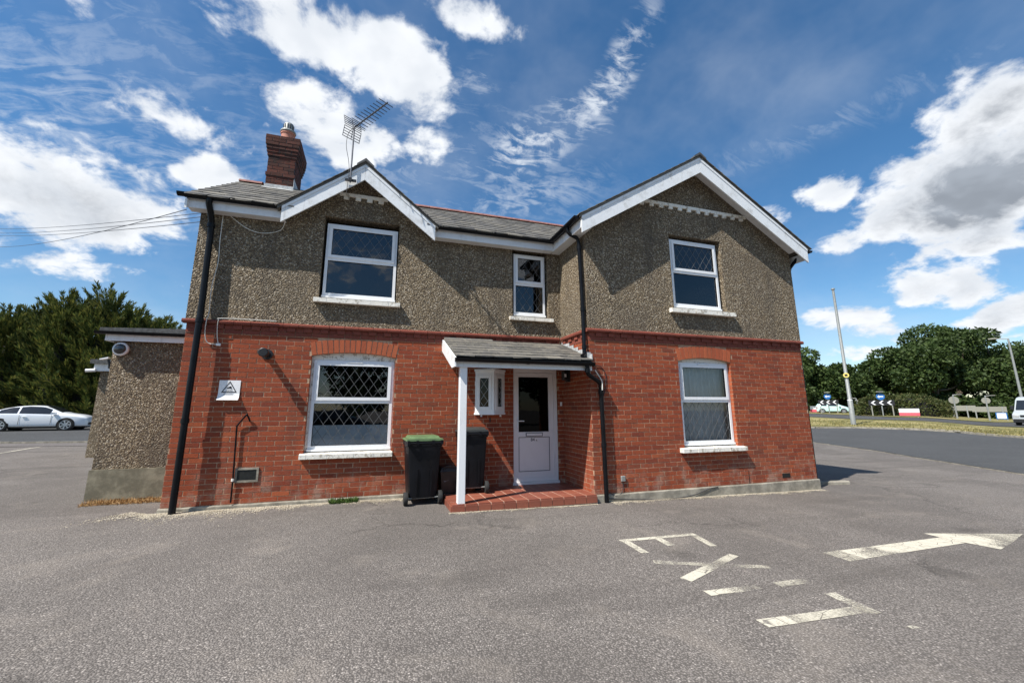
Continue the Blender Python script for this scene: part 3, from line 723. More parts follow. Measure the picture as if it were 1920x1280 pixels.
def window(fn, u0, u1, z0, z1, zm, label, rec=.065, lat=(True, True), film=0, curtain=0, head=None, vent=True, wf=.05):
    w = link('window', None, house); w['label'] = label
    f = MB(); frame_bars(f, fn, u0, u1, z0, z1, wf, -rec-.06, -rec); fbox(f, fn, u0+wf, u1-wf, zm-.03, zm+.022, -rec-.06, -rec+.002)
    fbox(f, fn, u0-.01, u1+.01, z0-.035, z0-.001, -rec-.06, -rec+.02)
    f.build('frame', 'upvc', w, recalc=True)
    s = MB(); a = wf-.008; frame_bars(s, fn, u0+a, u1-a, zm+.02, z1-a, .052, -rec-.04, -rec+.016); s.build('sash', 'upvc', w, recalc=True)
    gk = MB(); frame_bars(gk, fn, u0+a+.049, u1-a-.049, zm+.069, z1-a-.049, .008, -rec-.04, -rec+.0075)
    frame_bars(gk, fn, u0+wf-.003, u1-wf+.003, z0+wf-.003, zm-.027, .007, -rec-.05, -rec-.014); gk.build('gasket', 'black', w, recalc=True)
    rects = ((u0+a+.05, u1-a-.05, zm+.07, z1-a-.05, -rec-.012), (u0+wf, u1-wf, z0+wf, zm-.03, -rec-.03))
    for i, (p0, p1, q0, q1, o) in enumerate(rects):
        g_ = MB(); g_.add([fn(p0, q0, o), fn(p1, q0, o), fn(p1, q1, o), fn(p0, q1, o)], [(0, 1, 2, 3)]); g_.build('pane', 'glass', w, recalc=True)
        if lat[i]: lattice(fn, p0, p1, q0, q1, o, w)
    if film:
        p0, p1, q0, q1, o = rects[1]; g_ = MB(); t = q0+(q1-q0)*film
        g_.add([fn(p0, q0, o-.004), fn(p1, q0, o-.004), fn(p1, t, o-.004), fn(p0, t, o-.004)], [(0, 1, 2, 3)]); g_.build('frosted_film', 'film', w, recalc=True)
    if curtain:
        g_ = MB(); N = 60; cu0, cu1 = u0+.02, u1-.02
        V = []
        for k in range(N+1):
            u = cu0+(cu1-cu0)*k/N; oo = -rec-.16-.02*math.sin(k*1.3)-.008*math.sin(k*.5)
            V += [fn(u, z0+.02, oo), fn(u, z0+(z1-z0)*curtain, oo)]
        g_.add(V, [(2*k, 2*k+2, 2*k+3, 2*k+1) for k in range(N)]); g_.build('net_curtain', 'curtain', w, smooth=True)
    if vent:
        v = MB(); c = (u0+u1)/2; fbox(v, fn, c-.13, c+.13, z1-.043, z1-.022, -rec, -rec+.024); v.build('trickle_vent', 'fascia', w, recalc=True)
    if head:
        h = MB(); h0, h1, hf = head; us = [h0+(h1-h0)*k/14 for k in range(15)]
        h.prism([(u, hf(u)-.002) for u in us][::-1]+[(h0, z1+.004), (h1, z1+.004)], fn, -rec-.05, -rec-.01)
        fbox(h, fn, h0+.002, u0-.001, z0-.03, z1, -rec-.055, -rec-.012); fbox(h, fn, u1+.001, h1-.002, z0-.03, z1, -rec-.055, -rec-.012)
        h.build('frame_packer', 'sill', w, recalc=True)
    return w
pf = lambda f0, k: (lambda u, z, o: f0(u, z, o+k))
def sill(w, fn, u0, u1, z0, z1, proj=.095, back=.1):
    m = MB(); n = 14
    for k in range(n):
        a, b = u0+(u1-u0)*k/n, u0+(u1-u0)*(k+1)/n; j = random.uniform(-.003, .003)
        P = [fn(a, z0, proj+j), fn(b, z0, proj+j), fn(b, z0, -back), fn(a, z0, -back), fn(a, z1-.012, proj+j), fn(b, z1-.012, proj+j), fn(b, z1+.012, -back), fn(a, z1+.012, -back)]
        m.hexa(P[:4], P[4:])
    m.build('sill', 'sill', w, recalc=True)
w = window(pf(fA, o1), -.955, .285, 3.50, 4.86, 4.19, 'first floor window under the left gable, lattice only in its top light', lat=(True, False)); sill(w, pf(fA, o1), -1.07, .38, 3.345, 3.43)
w = window(fA, -.985, .335, .865, 2.355, 1.645, 'ground floor window left of the porch with diamond leading and half frosted lower pane', film=.48, head=(-1.03, .36, hLL[3])); sill(w, fA, -1.08, .372, .722, .805)
w = window(pf(fA, o1), 2.625, 3.31, 3.405, 4.685, 4.04, 'narrow first floor window above the porch', vent=False, wf=.042); sill(w, pf(fA, o1), 2.51, 3.438, 3.255, 3.335, .08)
w = window(pf(fB, o1), 5.60, 6.775, 3.525, 4.93, 4.245, 'first floor window under the right gable, lattice only in its top light', lat=(True, False)); sill(w, pf(fB, o1), 5.43, 6.995, 3.355, 3.445)
w = window(fB, 5.595, 6.80, .86, 2.395, 1.66, 'ground floor window of the right wing with net curtain behind', lat=(False, True), curtain=.98, head=(5.555, 6.825, hLR[3])); sill(w, fB, 5.445, 6.935, .715, .795, .11)

# ------------------------------------------------------------------ door
dr = link('door', None, house)
f = MB(); frame_bars(f, fA, 2.596, 3.524, .16, 2.291, .072, -.12, -.03); fbox(f, fA, 2.585, 3.535, .105, .158, -.15, .01); f.build('frame', 'door_white', dr, recalc=True)
f = MB(); fbox(f, fA, 2.672, 3.448, .232, .34, -.10, -.045); fbox(f, fA, 2.672, 3.448, .98, 1.075, -.10, -.045); fbox(f, fA, 2.672, 3.448, 2.135, 2.213, -.10, -.045)
fbox(f, fA, 2.672, 2.715, .34, .98, -.10, -.045); fbox(f, fA, 3.36, 3.448, .34, .98, -.10, -.045); fbox(f, fA, 2.672, 2.715, 1.075, 2.135, -.10, -.045); fbox(f, fA, 3.345, 3.448, 1.075, 2.135, -.10, -.045)
f.build('leaf', 'door_white', dr, recalc=True)
f = MB(); frame_bars(f, fA, 2.716, 3.358, .342, .978, .009, -.09, -.044); frame_bars(f, fA, 2.716, 3.344, 1.077, 2.133, .008, -.09, -.05); f.build('gasket', 'black', dr, recalc=True)
f = MB(); fbox(f, fA, 2.72, 3.355, .345, .975, -.09, -.052); f.build('lower_panel', 'door_white', dr, recalc=True)
f = MB(); f.add([fA(2.715, 1.075, -.07), fA(3.345, 1.075, -.07), fA(3.345, 2.135, -.07), fA(2.715, 2.135, -.07)], [(0, 1, 2, 3)]); f.build('pane', 'glass_dark', dr, recalc=True)
lb = MB(); fbox(lb, fA, 2.86, 3.21, .992, 1.058, -.045, -.036); lb_o = lb.build('letterbox', 'black', dr, recalc=True)
lb = MB(); fbox(lb, fA, 2.874, 3.198, 1.003, 1.048, -.036, -.031); lb.build('letterbox_flap', 'door_white', dr, recalc=True)
text('house_number', '84', .085, 'void', dr, (3.005, .0505, .925), (R(90), 0, 0), .002)
text('house_number', 'A', .05, 'void', dr, (3.085, .0505, .912), (R(90), 0, 0), .002)
h = MB(); fbox(h, fA, 2.683, 2.711, 1.16, 1.36, -.046, -.035); h.tube([(2.697, .035, 1.285), (2.697, -.005, 1.285), (2.81, -.008, 1.283)], .010, 8); h.lathe([(.009, 0), (.009, .008)], 10, (2.697, .03, 1.20), 'y')
h.build('handle', 'upvc', dr, recalc=True)

# ------------------------------------------------------------------ prow bay window by the door
pw_ = link('bay_window', None, house); pw_['label'] = 'small white pointed bay window beside the door'
BX0, BX1, AX, AY = 1.83, 2.42, 2.135, -.25
for (z0, z1, e) in ((2.215, 2.255, .02), (2.195, 2.215, .006), (1.41, 1.445, .015)):
    m = MB(); poly = [(BX0-e, 0), (AX-e*.4, AY-e), (AX+e*.4, AY-e), (BX1+e, 0)]
    m.prism(poly, lambda u, v, d: (u, v, d), z0, z1); m.build('bay_board', 'upvc', pw_, recalc=True)
for (a, b) in (((BX0, 0), (AX, AY)), ((AX, AY), (BX1, 0))):
    A_, B_ = Vector(a), Vector(b); L = (B_-A_).length; d = (B_-A_)/L; n = Vector((d.y, -d.x))
    fb = lambda u, z, o, A_=A_, d=d, n=n: ((A_+d*u+n*o).x, (A_+d*u+n*o).y, z)
    m = MB(); frame_bars(m, fb, .0, L, 1.445, 2.195, .055, -.05, 0); frame_bars(m, fb, .05, L-.05, 1.50, 2.14, .055, -.04, .012); m.build('frame', 'upvc', pw_, recalc=True)
    q = (.105, L-.105, 1.555, 2.085)
    m = MB(); m.add([fb(q[0], q[2], -.01), fb(q[1], q[2], -.01), fb(q[1], q[3], -.01), fb(q[0], q[3], -.01)], [(0, 1, 2, 3)]); m.build('pane', 'glass_dark', pw_, recalc=True)
    lattice(fb, q[0], q[1], q[2], q[3], -.009, pw_, .155, .21, .004, 'steel')
MB().prism([(BX0+.03, -.004), (AX, AY+.09), (BX1-.03, -.004)], lambda u, v, d: (u, v, d), 1.446, 2.19).build('dark_backing', 'void', pw_, recalc=True)  # black block added behind the panes, so the bay looks unlit inside
for x in (1.95, 2.32):
    MB().box(x-.012, x+.012, -.06, 0, 1.37, 1.41).build('bracket', 'fascia', pw_)
MB().tube([(2.13, -.006, 1.36), (2.13, -.006, 1.27)], .012, 8).build('old_fixing', 'black', pw_)

# ------------------------------------------------------------------ porch
porch = link('porch', None, house); porch['label'] = 'lean-to porch with slate roof on a white post'
FZ = .115
# step core
sc = MB(); sc.box(1.215, 3.635, -1.276, -.001, -.2, FZ-.0025); sc.build('step', 'grout', porch)
stp = link('tiled_floor', None, porch)
tl = [MB().cbox(-.5, .5, -.5, .5, -.5, .5, .02).mesh('tile', 'tile') for _ in range(1)]
nx, ny = 12, 6; tx, ty = (3.63-1.205)/nx, 1.28/ny
for i in range(nx):
    for j in range(ny):
        link('tile', tl[0], stp, (1.205+tx*(i+.5), -1.285+ty*(j+.5), FZ-.009+random.uniform(-.001, .001)), (0, 0, 0), (tx-.013, ty-.013, .018))
    link('tile', tl[0], stp, (1.205+tx*(i+.5), -1.281, .045), (0, 0, 0), (tx-.012, .02, .10))
for j in range(ny):
    link('tile', tl[0], stp, (1.204, -1.285+ty*(j+.5), .045), (0, 0, 0), (.02, ty-.012, .10))
p0, p1, pe, pt, psl = 1.215, 3.62, -1.34, 2.80, (2.80-2.315)/1.34
prf = link('porch_roof', None, porch)
MB().hexa([(p0, pe, 2.315-.05), (p1, pe, 2.315-.05), (p1, -.02, pt-.05), (p0, -.02, pt-.05)], [(p0, pe, 2.315-.006), (p1, pe, 2.315-.006), (p1, -.02, pt-.006), (p0, -.02, pt-.006)]).build('roof_deck', 'black', prf)
# slates
sv = []
for k in range(4):
    c = MB().cbox(-.5, .5, -.5, .5, -.5, .5, .02)
    c.v = [(x+random.uniform(-.012, .012), y+(random.uniform(-.03, .03) if y < 0 else 0), z+random.uniform(-.12, .12)) for x, y, z in c.v]; sv.append(c.mesh('slate', 'slate'))
NS = 0; extra_slates = {}
def slate_roof(parent, x0, x1, ye, ze, yr, slope, exp, wd, limit, th=.02, xclip=None):
    """rows of slates up a slope facing -y"""
    global NS
    ca = math.cos(math.atan(slope)); rows = int((yr-ye)/ca/exp)+1; a = math.atan(slope); rest = MB(); n = 0
    basebox = MB().cbox(-.5, .5, -.5, .5, -.5, .5, .02)
    for rI in range(rows):
        s0 = rI*exp; Ln = exp*1.55; s1 = min(s0+Ln, (yr-ye)/ca)
        if s1-s0 < .05: continue
        x = x0-(wd/2 if rI % 2 else 0)
        while x < x1-.01:
            xa, xb = max(x, x0)+.003, min(x+wd, x1)-.003; x += wd
            if xb-xa < .03: continue
            sm = (s0+s1)/2; lift = th*.75+(Ln*.0)
            c = Vector(((xa+xb)/2, ye+sm*ca, ze+sm*math.sin(a)))+Vector((0, -math.sin(a), ca))*(lift+random.uniform(0, .003))
            if xclip and xclip(c): continue
            tilt = a-.05+random.uniform(-.01, .01); rz = random.uniform(-.008, .008)
            if n < limit: link('slate', random.choice(sv), parent, c, (tilt, 0, rz), (xb-xa, s1-s0, th)); n += 1
            else:
                mt = Matrix.LocRotScale(c, Matrix.Rotation(rz, 3, 'Z').to_quaternion() @ Matrix.Rotation(tilt, 3, 'X').to_quaternion(), Vector((xb-xa, s1-s0, th)))
                rest.add([mt @ Vector(v) for v in basebox.v], basebox.f)
    if rest.v: tag(rest.build('slates', 'slate', parent, recalc=True), kind='stuff')
    NS += n
slate_roof(prf, p0-.01, p1, pe-.02, 2.315, -.06, psl, .215, .31, 80)
f = MB(); f.box(p0+.01, p1, -1.29, -1.265, 2.165, 2.29); f.build('fascia', 'fascia', porch)
f = MB(); f.prism([(0.0, 2.80), (-1.345, 2.31), (-1.345, 2.165), (-1.10, 2.165), (0, 2.58)], lambda v, z, d: (d, v, z), p0-.028, p0-.002); f.build('bargeboard', 'barge', porch, recalc=True)
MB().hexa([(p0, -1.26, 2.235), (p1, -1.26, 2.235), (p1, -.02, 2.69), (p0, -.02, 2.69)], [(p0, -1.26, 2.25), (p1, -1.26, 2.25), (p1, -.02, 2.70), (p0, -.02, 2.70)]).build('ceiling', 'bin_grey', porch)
MB().cbox(1.295, 1.41, -1.262, -1.147, FZ, 2.24, .006).build('post', 'upvc', porch)
# flashings against the wing wall and house wall
f = MB(); n = 7
for k in range(n):
    y0, y1 = -1.30+1.26*k/n, -1.30+1.26*(k+1)/n; z0 = 2.80+y0*psl; z1 = 2.80+y1*psl
    xx = p1+.012 if y0 > D else p1-.01
    P = [(p1-.07, y0, z0+.014), (p1+.006, y0, z0+.014), (p1+.006, y1+.02, z1+.02), (p1-.07, y1, z1+.014)]
    f.add(P+[(x, y, z+.006) for x, y, z in P], [(0, 1, 2, 3), (4, 5, 6, 7), (0, 1, 5, 4), (0, 3, 7, 4)])
    zt = z1+.065; f.box(p1-.0+.004, p1+.014, y0, y1-.004, z0+.01, zt)
f.box(3.60, 3.66, -1.20, -1.175, 2.36, 2.50)
f.build('flashing', 'lead', porch, recalc=True)
f = MB(); f.hexa([(p0, -.16, 2.755), (2.15, -.16, 2.755), (2.15, -.012, 2.80), (p0, -.012, 2.80)], [(p0, -.16, 2.768), (2.15, -.16, 2.768), (2.15, -.012, 2.86), (p0, -.012, 2.86)])
f.build('flashing', 'slate', porch)
# gutters: half round channel
def gutter(path, parent, r=.058, name='gutter', off=(0, 0)):
    """path: list of xyz of the gutter centre at rim height (axis aligned runs)"""
    P = [Vector(p) for p in path]; mb = MB(); prof = [(math.cos(a), math.sin(a)) for a in [math.pi+math.pi*k/10 for k in range(11)]]
    prof2 = [(1.0, .0), (1.12, .02), (1.12, -.16)]
    rings = []
    for i, p in enumerate(P):
        dirs = []
        if i > 0: dirs.append((P[i]-P[i-1]).normalized())
        if i < len(P)-1: dirs.append((P[i+1]-P[i]).normalized())
        d = sum(dirs, Vector()); d.normalize(); sd = Vector((d.y, -d.x, 0)); k = 1/max(.5, sd.dot(Vector((dirs[0].y, -dirs[0].x, 0))))
        outer = [p+sd*(c*r*k)+Vector((0, 0, s*r)) for c, s in prof]; inner = [p+sd*(c*r*.9*k)+Vector((0, 0, s*r*.9)) for c, s in reversed(prof)]
        rings.append(outer+inner)
    n = len(rings[0]); V = [v for q in rings for v in q]; fs = []
    for i in range(len(P)-1):
        for k in range(n): fs.append((i*n+k, i*n+(k+1) % n, (i+1)*n+(k+1) % n, (i+1)*n+k))
    h = n//2; fs += [tuple(range(h)), tuple((len(P)-1)*n+k for k in range(h))]
    mb.add(V, fs)
    for a, b in zip(P, P[1:]):   # brackets / unions
        L = (b-a).length
        for q in range(1, max(2, int(L/.9))):
            c = a.lerp(b, q/max(2, int(L/.9))); d = (b-a).normalized(); sd = Vector((d.y, -d.x, 0)); e = d*.02
            ring = [sd*(cc*r*1.1)+Vector((0, 0, s*r*1.1)) for cc, s in prof]
            m = len(ring); mb.add([c-e+x for x in ring]+[c+e+x for x in ring], [(k, k+1, m+k+1, m+k) for k in range(m-1)])
    return mb.build(name, 'gutter', parent, recalc=True, smooth=True)
gutter([(1.19, -1.35, 2.30), (3.63, -1.35, 2.292)], porch)

# ------------------------------------------------------------------ main roofs
MS = .63; MY, MZ = -.27, 4.935; RY = 2.15; RZ = MZ+(RY-MY)*MS
roof = link('roof', None, house); roof['label'] = 'grey slate main roof with a terracotta ridge'
x0r, x1r = -3.06, 6.3
dk = MB()
for xa, xb, ya in ((x0r, -1.64, MY), (-1.6395, .9195, .04), (.92, 3.40, MY), (3.4005, x1r, .04)):
    za = MZ+(ya-MY)*MS; dk.hexa([(xa, ya, za-.06), (xb, ya, za-.06), (xb, RY, RZ-.06), (xa, RY, RZ-.06)], [(xa, ya, za-.006), (xb, ya, za-.006), (xb, RY, RZ-.006), (xa, RY, RZ-.006)])
dk.build('roof_deck', 'black', roof)
MB().hexa([(x0r, RY+.001, RZ-.06), (x1r, RY+.001, RZ-.06), (x1r, 4.6, MZ-.08), (x0r, 4.6, MZ-.08)], [(x0r, RY+.001, RZ), (x1r, RY+.001, RZ), (x1r, 4.6, MZ-.02), (x0r, 4.6, MZ-.02)]).build('rear_slope', 'slate', roof)
slate_roof(roof, x0r, 4.9, MY-.05, MZ-.03, RY, MS, .285, .32, 220,
           xclip=lambda c: (c.z < 5.98-.79*abs(c.x+.36)) or (c.x > 3.45 and c.z < 6.58-.612*(6.215-c.x)))
for k in range(17):
    xa = x0r+k*.46
    if -2.62 < xa+.23 < -1.9: continue
    m = MB(); V = []; fs = []
    for x in (xa, xa+.452):
        for q in range(9):
            a = math.pi*q/8; V.append((x, RY+.13*math.cos(a), RZ+.005+.085*math.sin(a)-.02))
    fs = [(q, q+1, 9+q+1, 9+q) for q in range(8)]+[tuple(range(9)), tuple(range(17, 8, -1))]
    m.add(V, fs).build('ridge_tile', 'ridge', roof, recalc=True, smooth=True)
def gable_roof(name, xc, zp, slope, half, yf, yb, parent, label, th=.05):
    g_ = link(name, None, parent); g_['label'] = label
    for s in (-1, 1):
        A = [(xc, zp), (xc+s*half, zp-slope*half), (xc+s*half, zp-slope*half+th), (xc, zp+th)]
        MB().prism(A, lambda u, z, d: (u, d, z), yf, yb).build('roof_slope', 'slate', g_, recalc=True)
        # edge slates along the verge, doubled thickness
        n = int(half/.17)
        m = MB()
        for k in range(n):
            u0_, u1_ = half*k/n, half*(k+1)/n+.03
            z0_, z1_ = zp+th-slope*u0_, zp+th-slope*u1_; l = .004
            P = [(xc+s*u0_, z0_+.002), (xc+s*u1_, z1_+.012), (xc+s*u1_, z1_+.024), (xc+s*u0_, z0_+.012)]
            m.prism(P, lambda u, z, d: (u, d, z), yf-.025, yf+.9)
        tag(m.build('verge_slates', 'slate', g_, recalc=True), kind='stuff')
    m = MB(); m.prism([(xc-.15, zp+th-.15*slope+.012), (xc, zp+th+.012), (xc+.15, zp+th-.15*slope+.012), (xc+.15, zp+th-.15*slope+.05), (xc, zp+th+.065), (xc-.15, zp+th-.15*slope+.05)], lambda u, z, d: (u, d, z), yf-.03, yb); m.build('ridge', 'felt', g_, recalc=True)
    return g_
def barge(xc, zp, slope, xa, xb, dep, yf, parent, top=.055):
    for s, xe in ((-1, xa), (1, xb)):
        L = abs(xe-xc); e = .0015*s
        MB().prism([(xc+e, zp), (xe, zp-slope*L), (xe, zp-slope*L-dep), (xc+e, zp-dep*1.06)], lambda u, z, d: (u, d, z), yf, yf+.028).build('bargeboard', 'barge', parent, recalc=True)
        MB().prism([(xc+e, zp), (xe, zp-slope*L), (xe, zp-slope*L-top), (xc+e, zp-top)], lambda u, z, d: (u, d, z), yf-.010, yf-.001).build('barge_moulding', 'barge', parent, recalc=True)
gl = gable_roof('left_gable_roof', -.36, 5.93, .79, 1.36, -.345, 1.25, house, 'small slate gable roof above the left first floor window')
barge(-.36, 5.93, .79, -1.65, .945, .285, -.335, gl)
gr_ = gable_roof('right_gable_roof', 6.215, 6.655, .612, 2.83, D-.345, 5.4, house, 'larger slate gable roof of the right wing')
barge(6.215, 6.655, .612, 3.42, 8.97, .31, D-.335, gr_)
# soffits below the verges
for xc, zp, sl_, hf, yf, yb in ((-.36, 5.93, .79, 1.2, -.305, -.024), (6.215, 6.655, .612, 2.6, D-.305, D-.024)):
    for s in (-1, 1):
        MB().prism([(xc, zp-.10), (xc+s*hf, zp-.10-sl_*hf), (xc+s*hf, zp-.115-sl_*hf), (xc, zp-.115)], lambda u, z, d: (u, d, z), yf, yb).build('verge_soffit', 'fascia', gl if xc < 0 else gr_, recalc=True)
# white dentil bands in the gables
for xc, z, n, w_, fn, par in ((-.36, 5.40, 4, .205, pf(fA, o1), pA), (6.215, 5.615, 12, .232, pf(fB, o1), pB)):
    m = MB(); fbox(m, fn, xc-n*w_/2-.02, xc+n*w_/2+.02, z, z+.062, -.01, .035); m.build('dentil_band', 'sill', par, recalc=True)
    for k in range(n):
        u = xc-n*w_/2+(k+.5)*w_; m = MB(); fbox(m, fn, u-.048, u+.048, z-.062, z-.001, -.01, .032); m.build('dentil', 'sill', par, recalc=True)
# eaves
def eaves(x0, x1, y=-.20, name='eaves'):
    MB().box(x0, x1, y-.012, y+.014, 4.742, 4.915).build('fascia', 'fascia', house)
    MB().box(x0, x1, y+.015, -.024, 4.745, 4.758).build('soffit', 'fascia', house)
eaves(-3.03, -1.62); eaves(.92, 3.43)
MB().prism([(-.21, 4.74), (.2, 4.98), (.2, 5.08), (-.21, 4.93)], lambda v, z, d: (d, v, z), -3.056, -3.032).build('bargeboard', 'barge', house, recalc=True)
for s, ya, yb in ((1, -.27, 2.15), (-1, 4.57, 2.15)):
    MB().prism([(ya, 4.86), (yb, 6.40), (yb, 6.24), (ya, 4.70)], lambda v, z, d: (d, v, z), -3.052, -3.02).build('bargeboard', 'barge', house, recalc=True)
MB().box(3.42, 3.446, -1.47, -.214, 4.742, 4.915).build('fascia', 'fascia', house)
MB().box(3.448, xI-.024, -1.47, -.03, 4.745, 4.758).build('soffit', 'fascia', house)
MB().box(8.99, 9.01, -1.47, 5.2, 4.742, 4.915).build('fascia', 'fascia', house)
gutter([(-3.16, -.275, 4.945), (-1.57, -.275, 4.94)], house); gutter([(.90, -.275, 4.945), (3.345, -.275, 4.945), (3.345, -1.46, 4.955)], house); gutter([(9.07, -1.50, 4.95), (9.07, 5.2, 4.95)], house)
# downpipes
def pipe(pts, r, parent, collars=(), name='downpipe', m='gutter'):
    mb = MB(); mb.tube(pts, r, 14)
    for p, ax in collars:
        p = Vector(p); ax = Vector(ax).normalized(); mb.tube([p-ax*.035, p+ax*.035], r*1.22, 14)
    o = mb.build(name, m, parent, smooth=True); return o
zz = (0, 0, 1)
pipe([(-2.72, -.275, 4.90), (-2.72, -.275, 4.82), (-2.705, -.20, 4.70), (-2.70, -.13, 4.58), (-2.695, -.115, 4.4), (-2.672, -.125, 3.05), (-2.665, -.155, 2.75), (-2.67, -.155, .035)], .046, house, [((-2.70, -.12, 4.5), zz), ((-2.668, -.14, 2.9), zz), ((-2.668, -.155, 1.35), zz)])
pipe([(3.36, -1.03, 4.90), (3.36, -1.03, 4.82), (3.40, -1.04, 4.77), (3.53, -1.08, 4.69), (3.555, -1.085, 4.6), (3.56, -1.13, 3.5), (3.56, -1.145, 2.50), (3.55, -1.16, 2.46), (3.47, -1.23, 2.425)], .036, house, [((3.555, -1.09, 4.5), zz), ((3.56, -1.135, 3.3), zz), ((3.56, -1.145, 2.6), zz)])
pipe([(3.50, -1.35, 2.25), (3.50, -1.345, 2.13), (3.53, -1.33, 2.09), (3.76, -1.255, 1.98), (3.805, -1.24, 1.93), (3.81, -1.235, 1.85), (3.835, -1.23, -.05)], .038, house, [((3.50, -1.345, 2.16), zz), ((3.81, -1.235, 1.80), zz), ((3.825, -1.23, .9), zz)])
pipe([(9.02, -1.2, 4.85), (8.90, -1.1, 4.65), (8.86, -1.08, 4.5), (8.86, -1.08, 0)], .036, house)

# ------------------------------------------------------------------ chimney
ch = link('chimney', None, house); ch['label'] = 'sooty brick chimney stack with stepped corbels'
cx0, cx1, cy0, cy1 = -2.52, -1.965, 1.90, 2.76
mb = MB(); cbk = MB().cbox(-.5, .5, -.5, .5, -.5, .5, .03)
def cbrick(x0, x1, y0, y1, z0, z1):
    mb.add([((x0+x1)/2+x*(x1-x0)+random.uniform(-.003, .003), (y0+y1)/2+y*(y1-y0)+random.uniform(-.003, .003), (z0+z1)/2+z*(z1-z0)) for x, y, z in cbk.v], cbk.f)
z = 6.05; k = 0; prof = [0]*7+[.018]+[0]*5+[.02, .036, .052, .066, .072, .072]; core = MB()
while k < len(prof):
    e = prof[k]; a0, a1, b0, b1 = cx0-e, cx1+e, cy0-e, cy1+e; nx_ = 2; h = .08
    W_ = (a1-a0); off = (k % 2)*.5
    cuts = [a0]+[a0+W_*(q+off if off else q)/2.5 for q in range(0, 4) if .04 < W_*(q+off)/2.5 < W_-.04]+[a1]
    for p, q in zip(cuts, cuts[1:]): cbrick(p+.004, q-.004, b0, b0+.1, z+.004, z+h-.004); cbrick(p+.004, q-.004, b1-.1, b1, z+.004, z+h-.004)
    Wd = b1-b0-.2; cuts = [b0+.104]+[b0+.1+Wd*(q+off)/3 for q in range(0, 4) if .04 < Wd*(q+off)/3 < Wd-.04]+[b1-.104]
    for p, q in zip(cuts, cuts[1:]): cbrick(a1-.1, a1, p+.003, q-.003, z+.004, z+h-.004); cbrick(a0, a0+.1, p+.003, q-.003, z+.004, z+h-.004)
    core.box(a0+.006, a1-.006, b0+.006, b1-.006, z, z+h-.001); z += h; k += 1
CT = z
core.build('stack', 'felt', ch); tag(mb.build('bricks', 'chimney_brick', ch, recalc=True), kind='stuff')
MB().lathe([(.36, 0), (.30, .04), (.2, .09)], 4, (0, 0, 0)).build('flaunching', 'concrete', ch, ((cx0+cx1)/2, 2.33, CT), (0, 0, R(45)))
pot = MB().lathe([(.15, 0), (.145, .05), (.135, .2), (.14, .26), (.155, .27), (.155, .31), (.13, .315)], 24).build('chimney_pot', 'terracotta', ch, (-2.27, 2.33, CT+.08), smooth=True)
MB().lathe([(.165, .31), (.175, .33), (.165, .36), (.11, .37), (.11, .53), (.095, .56)], 20).build('cowl', 'steel', pot, smooth=True)
m = MB()
for q in range(12):
    a = 2*math.pi*q/12; m.box(-.008, .008, -.004, .004, .38, .52); n = len(m.v)-8
    m.v[n:] = [(math.cos(a)*(.113+y)-math.sin(a)*x, math.sin(a)*(.113+y)+math.cos(a)*x, z_) for x, y, z_ in m.v[n:]]
m.build('cowl_slats', 'black', pot)
f = MB(); f.box(cx0-.03, cx1+.03, cy0-.16, cy0-.004, RZ-(RY-cy0+.16)*MS+.03, RZ-(RY-cy0+.16)*MS+.04)
f.v[:] = [(x, y, z_+(y-(cy0-.16))*MS) for x, y, z_ in f.v]
f.box(cx0-.012, cx1+.012, cy0-.014, cy0-.003, RZ-(RY-cy0)*MS, RZ-(RY-cy0)*MS+.10); f.box(cx1+.003, cx1+.014, cy0, cy1, RZ-.12, RZ+.14)
f.build('flashing', 'lead', ch)

# ------------------------------------------------------------------ small wall fittings (parts of the house)
fl = MB(); fl.lathe([(.085, 0.0), (.085, -.012), (.05, -.014), (.05, -.20), (.068, -.205), (.072, -.235), (.072, -.30), (.06, -.31)], 20, (-1.70, -.006, 2.41), 'y'); fl.build('boiler_flue', 'black', house, smooth=True)
v = link('air_vent', None, house); f = MB(); frame_bars(f, fA, -1.965, -1.64, .405, .62, .03, -.02, .022); f.build('vent_frame', 'concrete', v, recalc=True)
f = MB()
for k in range(9): fbox(f, fA, -1.935, -1.67, .438+k*.0172, .446+k*.0172, -.02, .014)
f.build('vent_slats', 'bin_grey', v, recalc=True); f = MB(); fbox(f, fA, -1.935, -1.67, .434, .592, -.03, .006); f.build('vent_back', 'void', v, recalc=True)
pipe(bez([(-1.975, -.03, .12), (-1.98, -.035, .5), (-2.005, -.04, 1.2), (-2.0, -.04, 1.27), (-1.94, -.05, 1.36), (-1.885, -.06, 1.435), (-1.875, -.045, 1.42), (-1.84, -.01, 1.33)], 5), .012, house, name='overflow_pipe')
MB().lathe([(.022, -.02), (.022, .02)], 10, (-1.98, -.035, .45)).build('pipe_clip', 'cable_white', house)
m = MB(); fbox(m, fB, 7.855, 8.06, .155, .235, -.02, .0075); m.build('air_brick', 'void', wB, recalc=True)
lt = link('porch_lamp', None, house); m = MB(); m.box(3.586, 3.648, -.37, -.25, 2.03, 2.28); m.build('backplate', 'black', lt); m = MB(); m.cbox(3.50, 3.585, -.365, -.255, 2.06, 2.25, .02); m.build('lamp_body', 'black', lt); m = MB(); m.box(3.52, 3.56, -.372, -.366, 2.12, 2.18); m.build('sensor', 'sign_white', lt)
MB().cbox(3.575, 3.615, -.03, -.006, 1.57, 1.65, .006).build('door_bell', 'sign_white', house)
def cable(name, pts, r, m, parent, n=6, k=8): return MB().tube(bez(pts, k), r, n).build(name, m, parent, smooth=True)
cable('white_cable', [(-2.58, -.03, 4.74), (-2.575, -.035, 4.3), (-2.56, -.035, 3.9), (-2.60, -.04, 3.5), (-2.59, -.04, 3.05), (-2.585, -.11, 2.92), (-2.60, -.06, 2.72), (-2.56, -.03, 2.57), (-2.44, -.02, 2.54)], .007, 'cable_white', house)
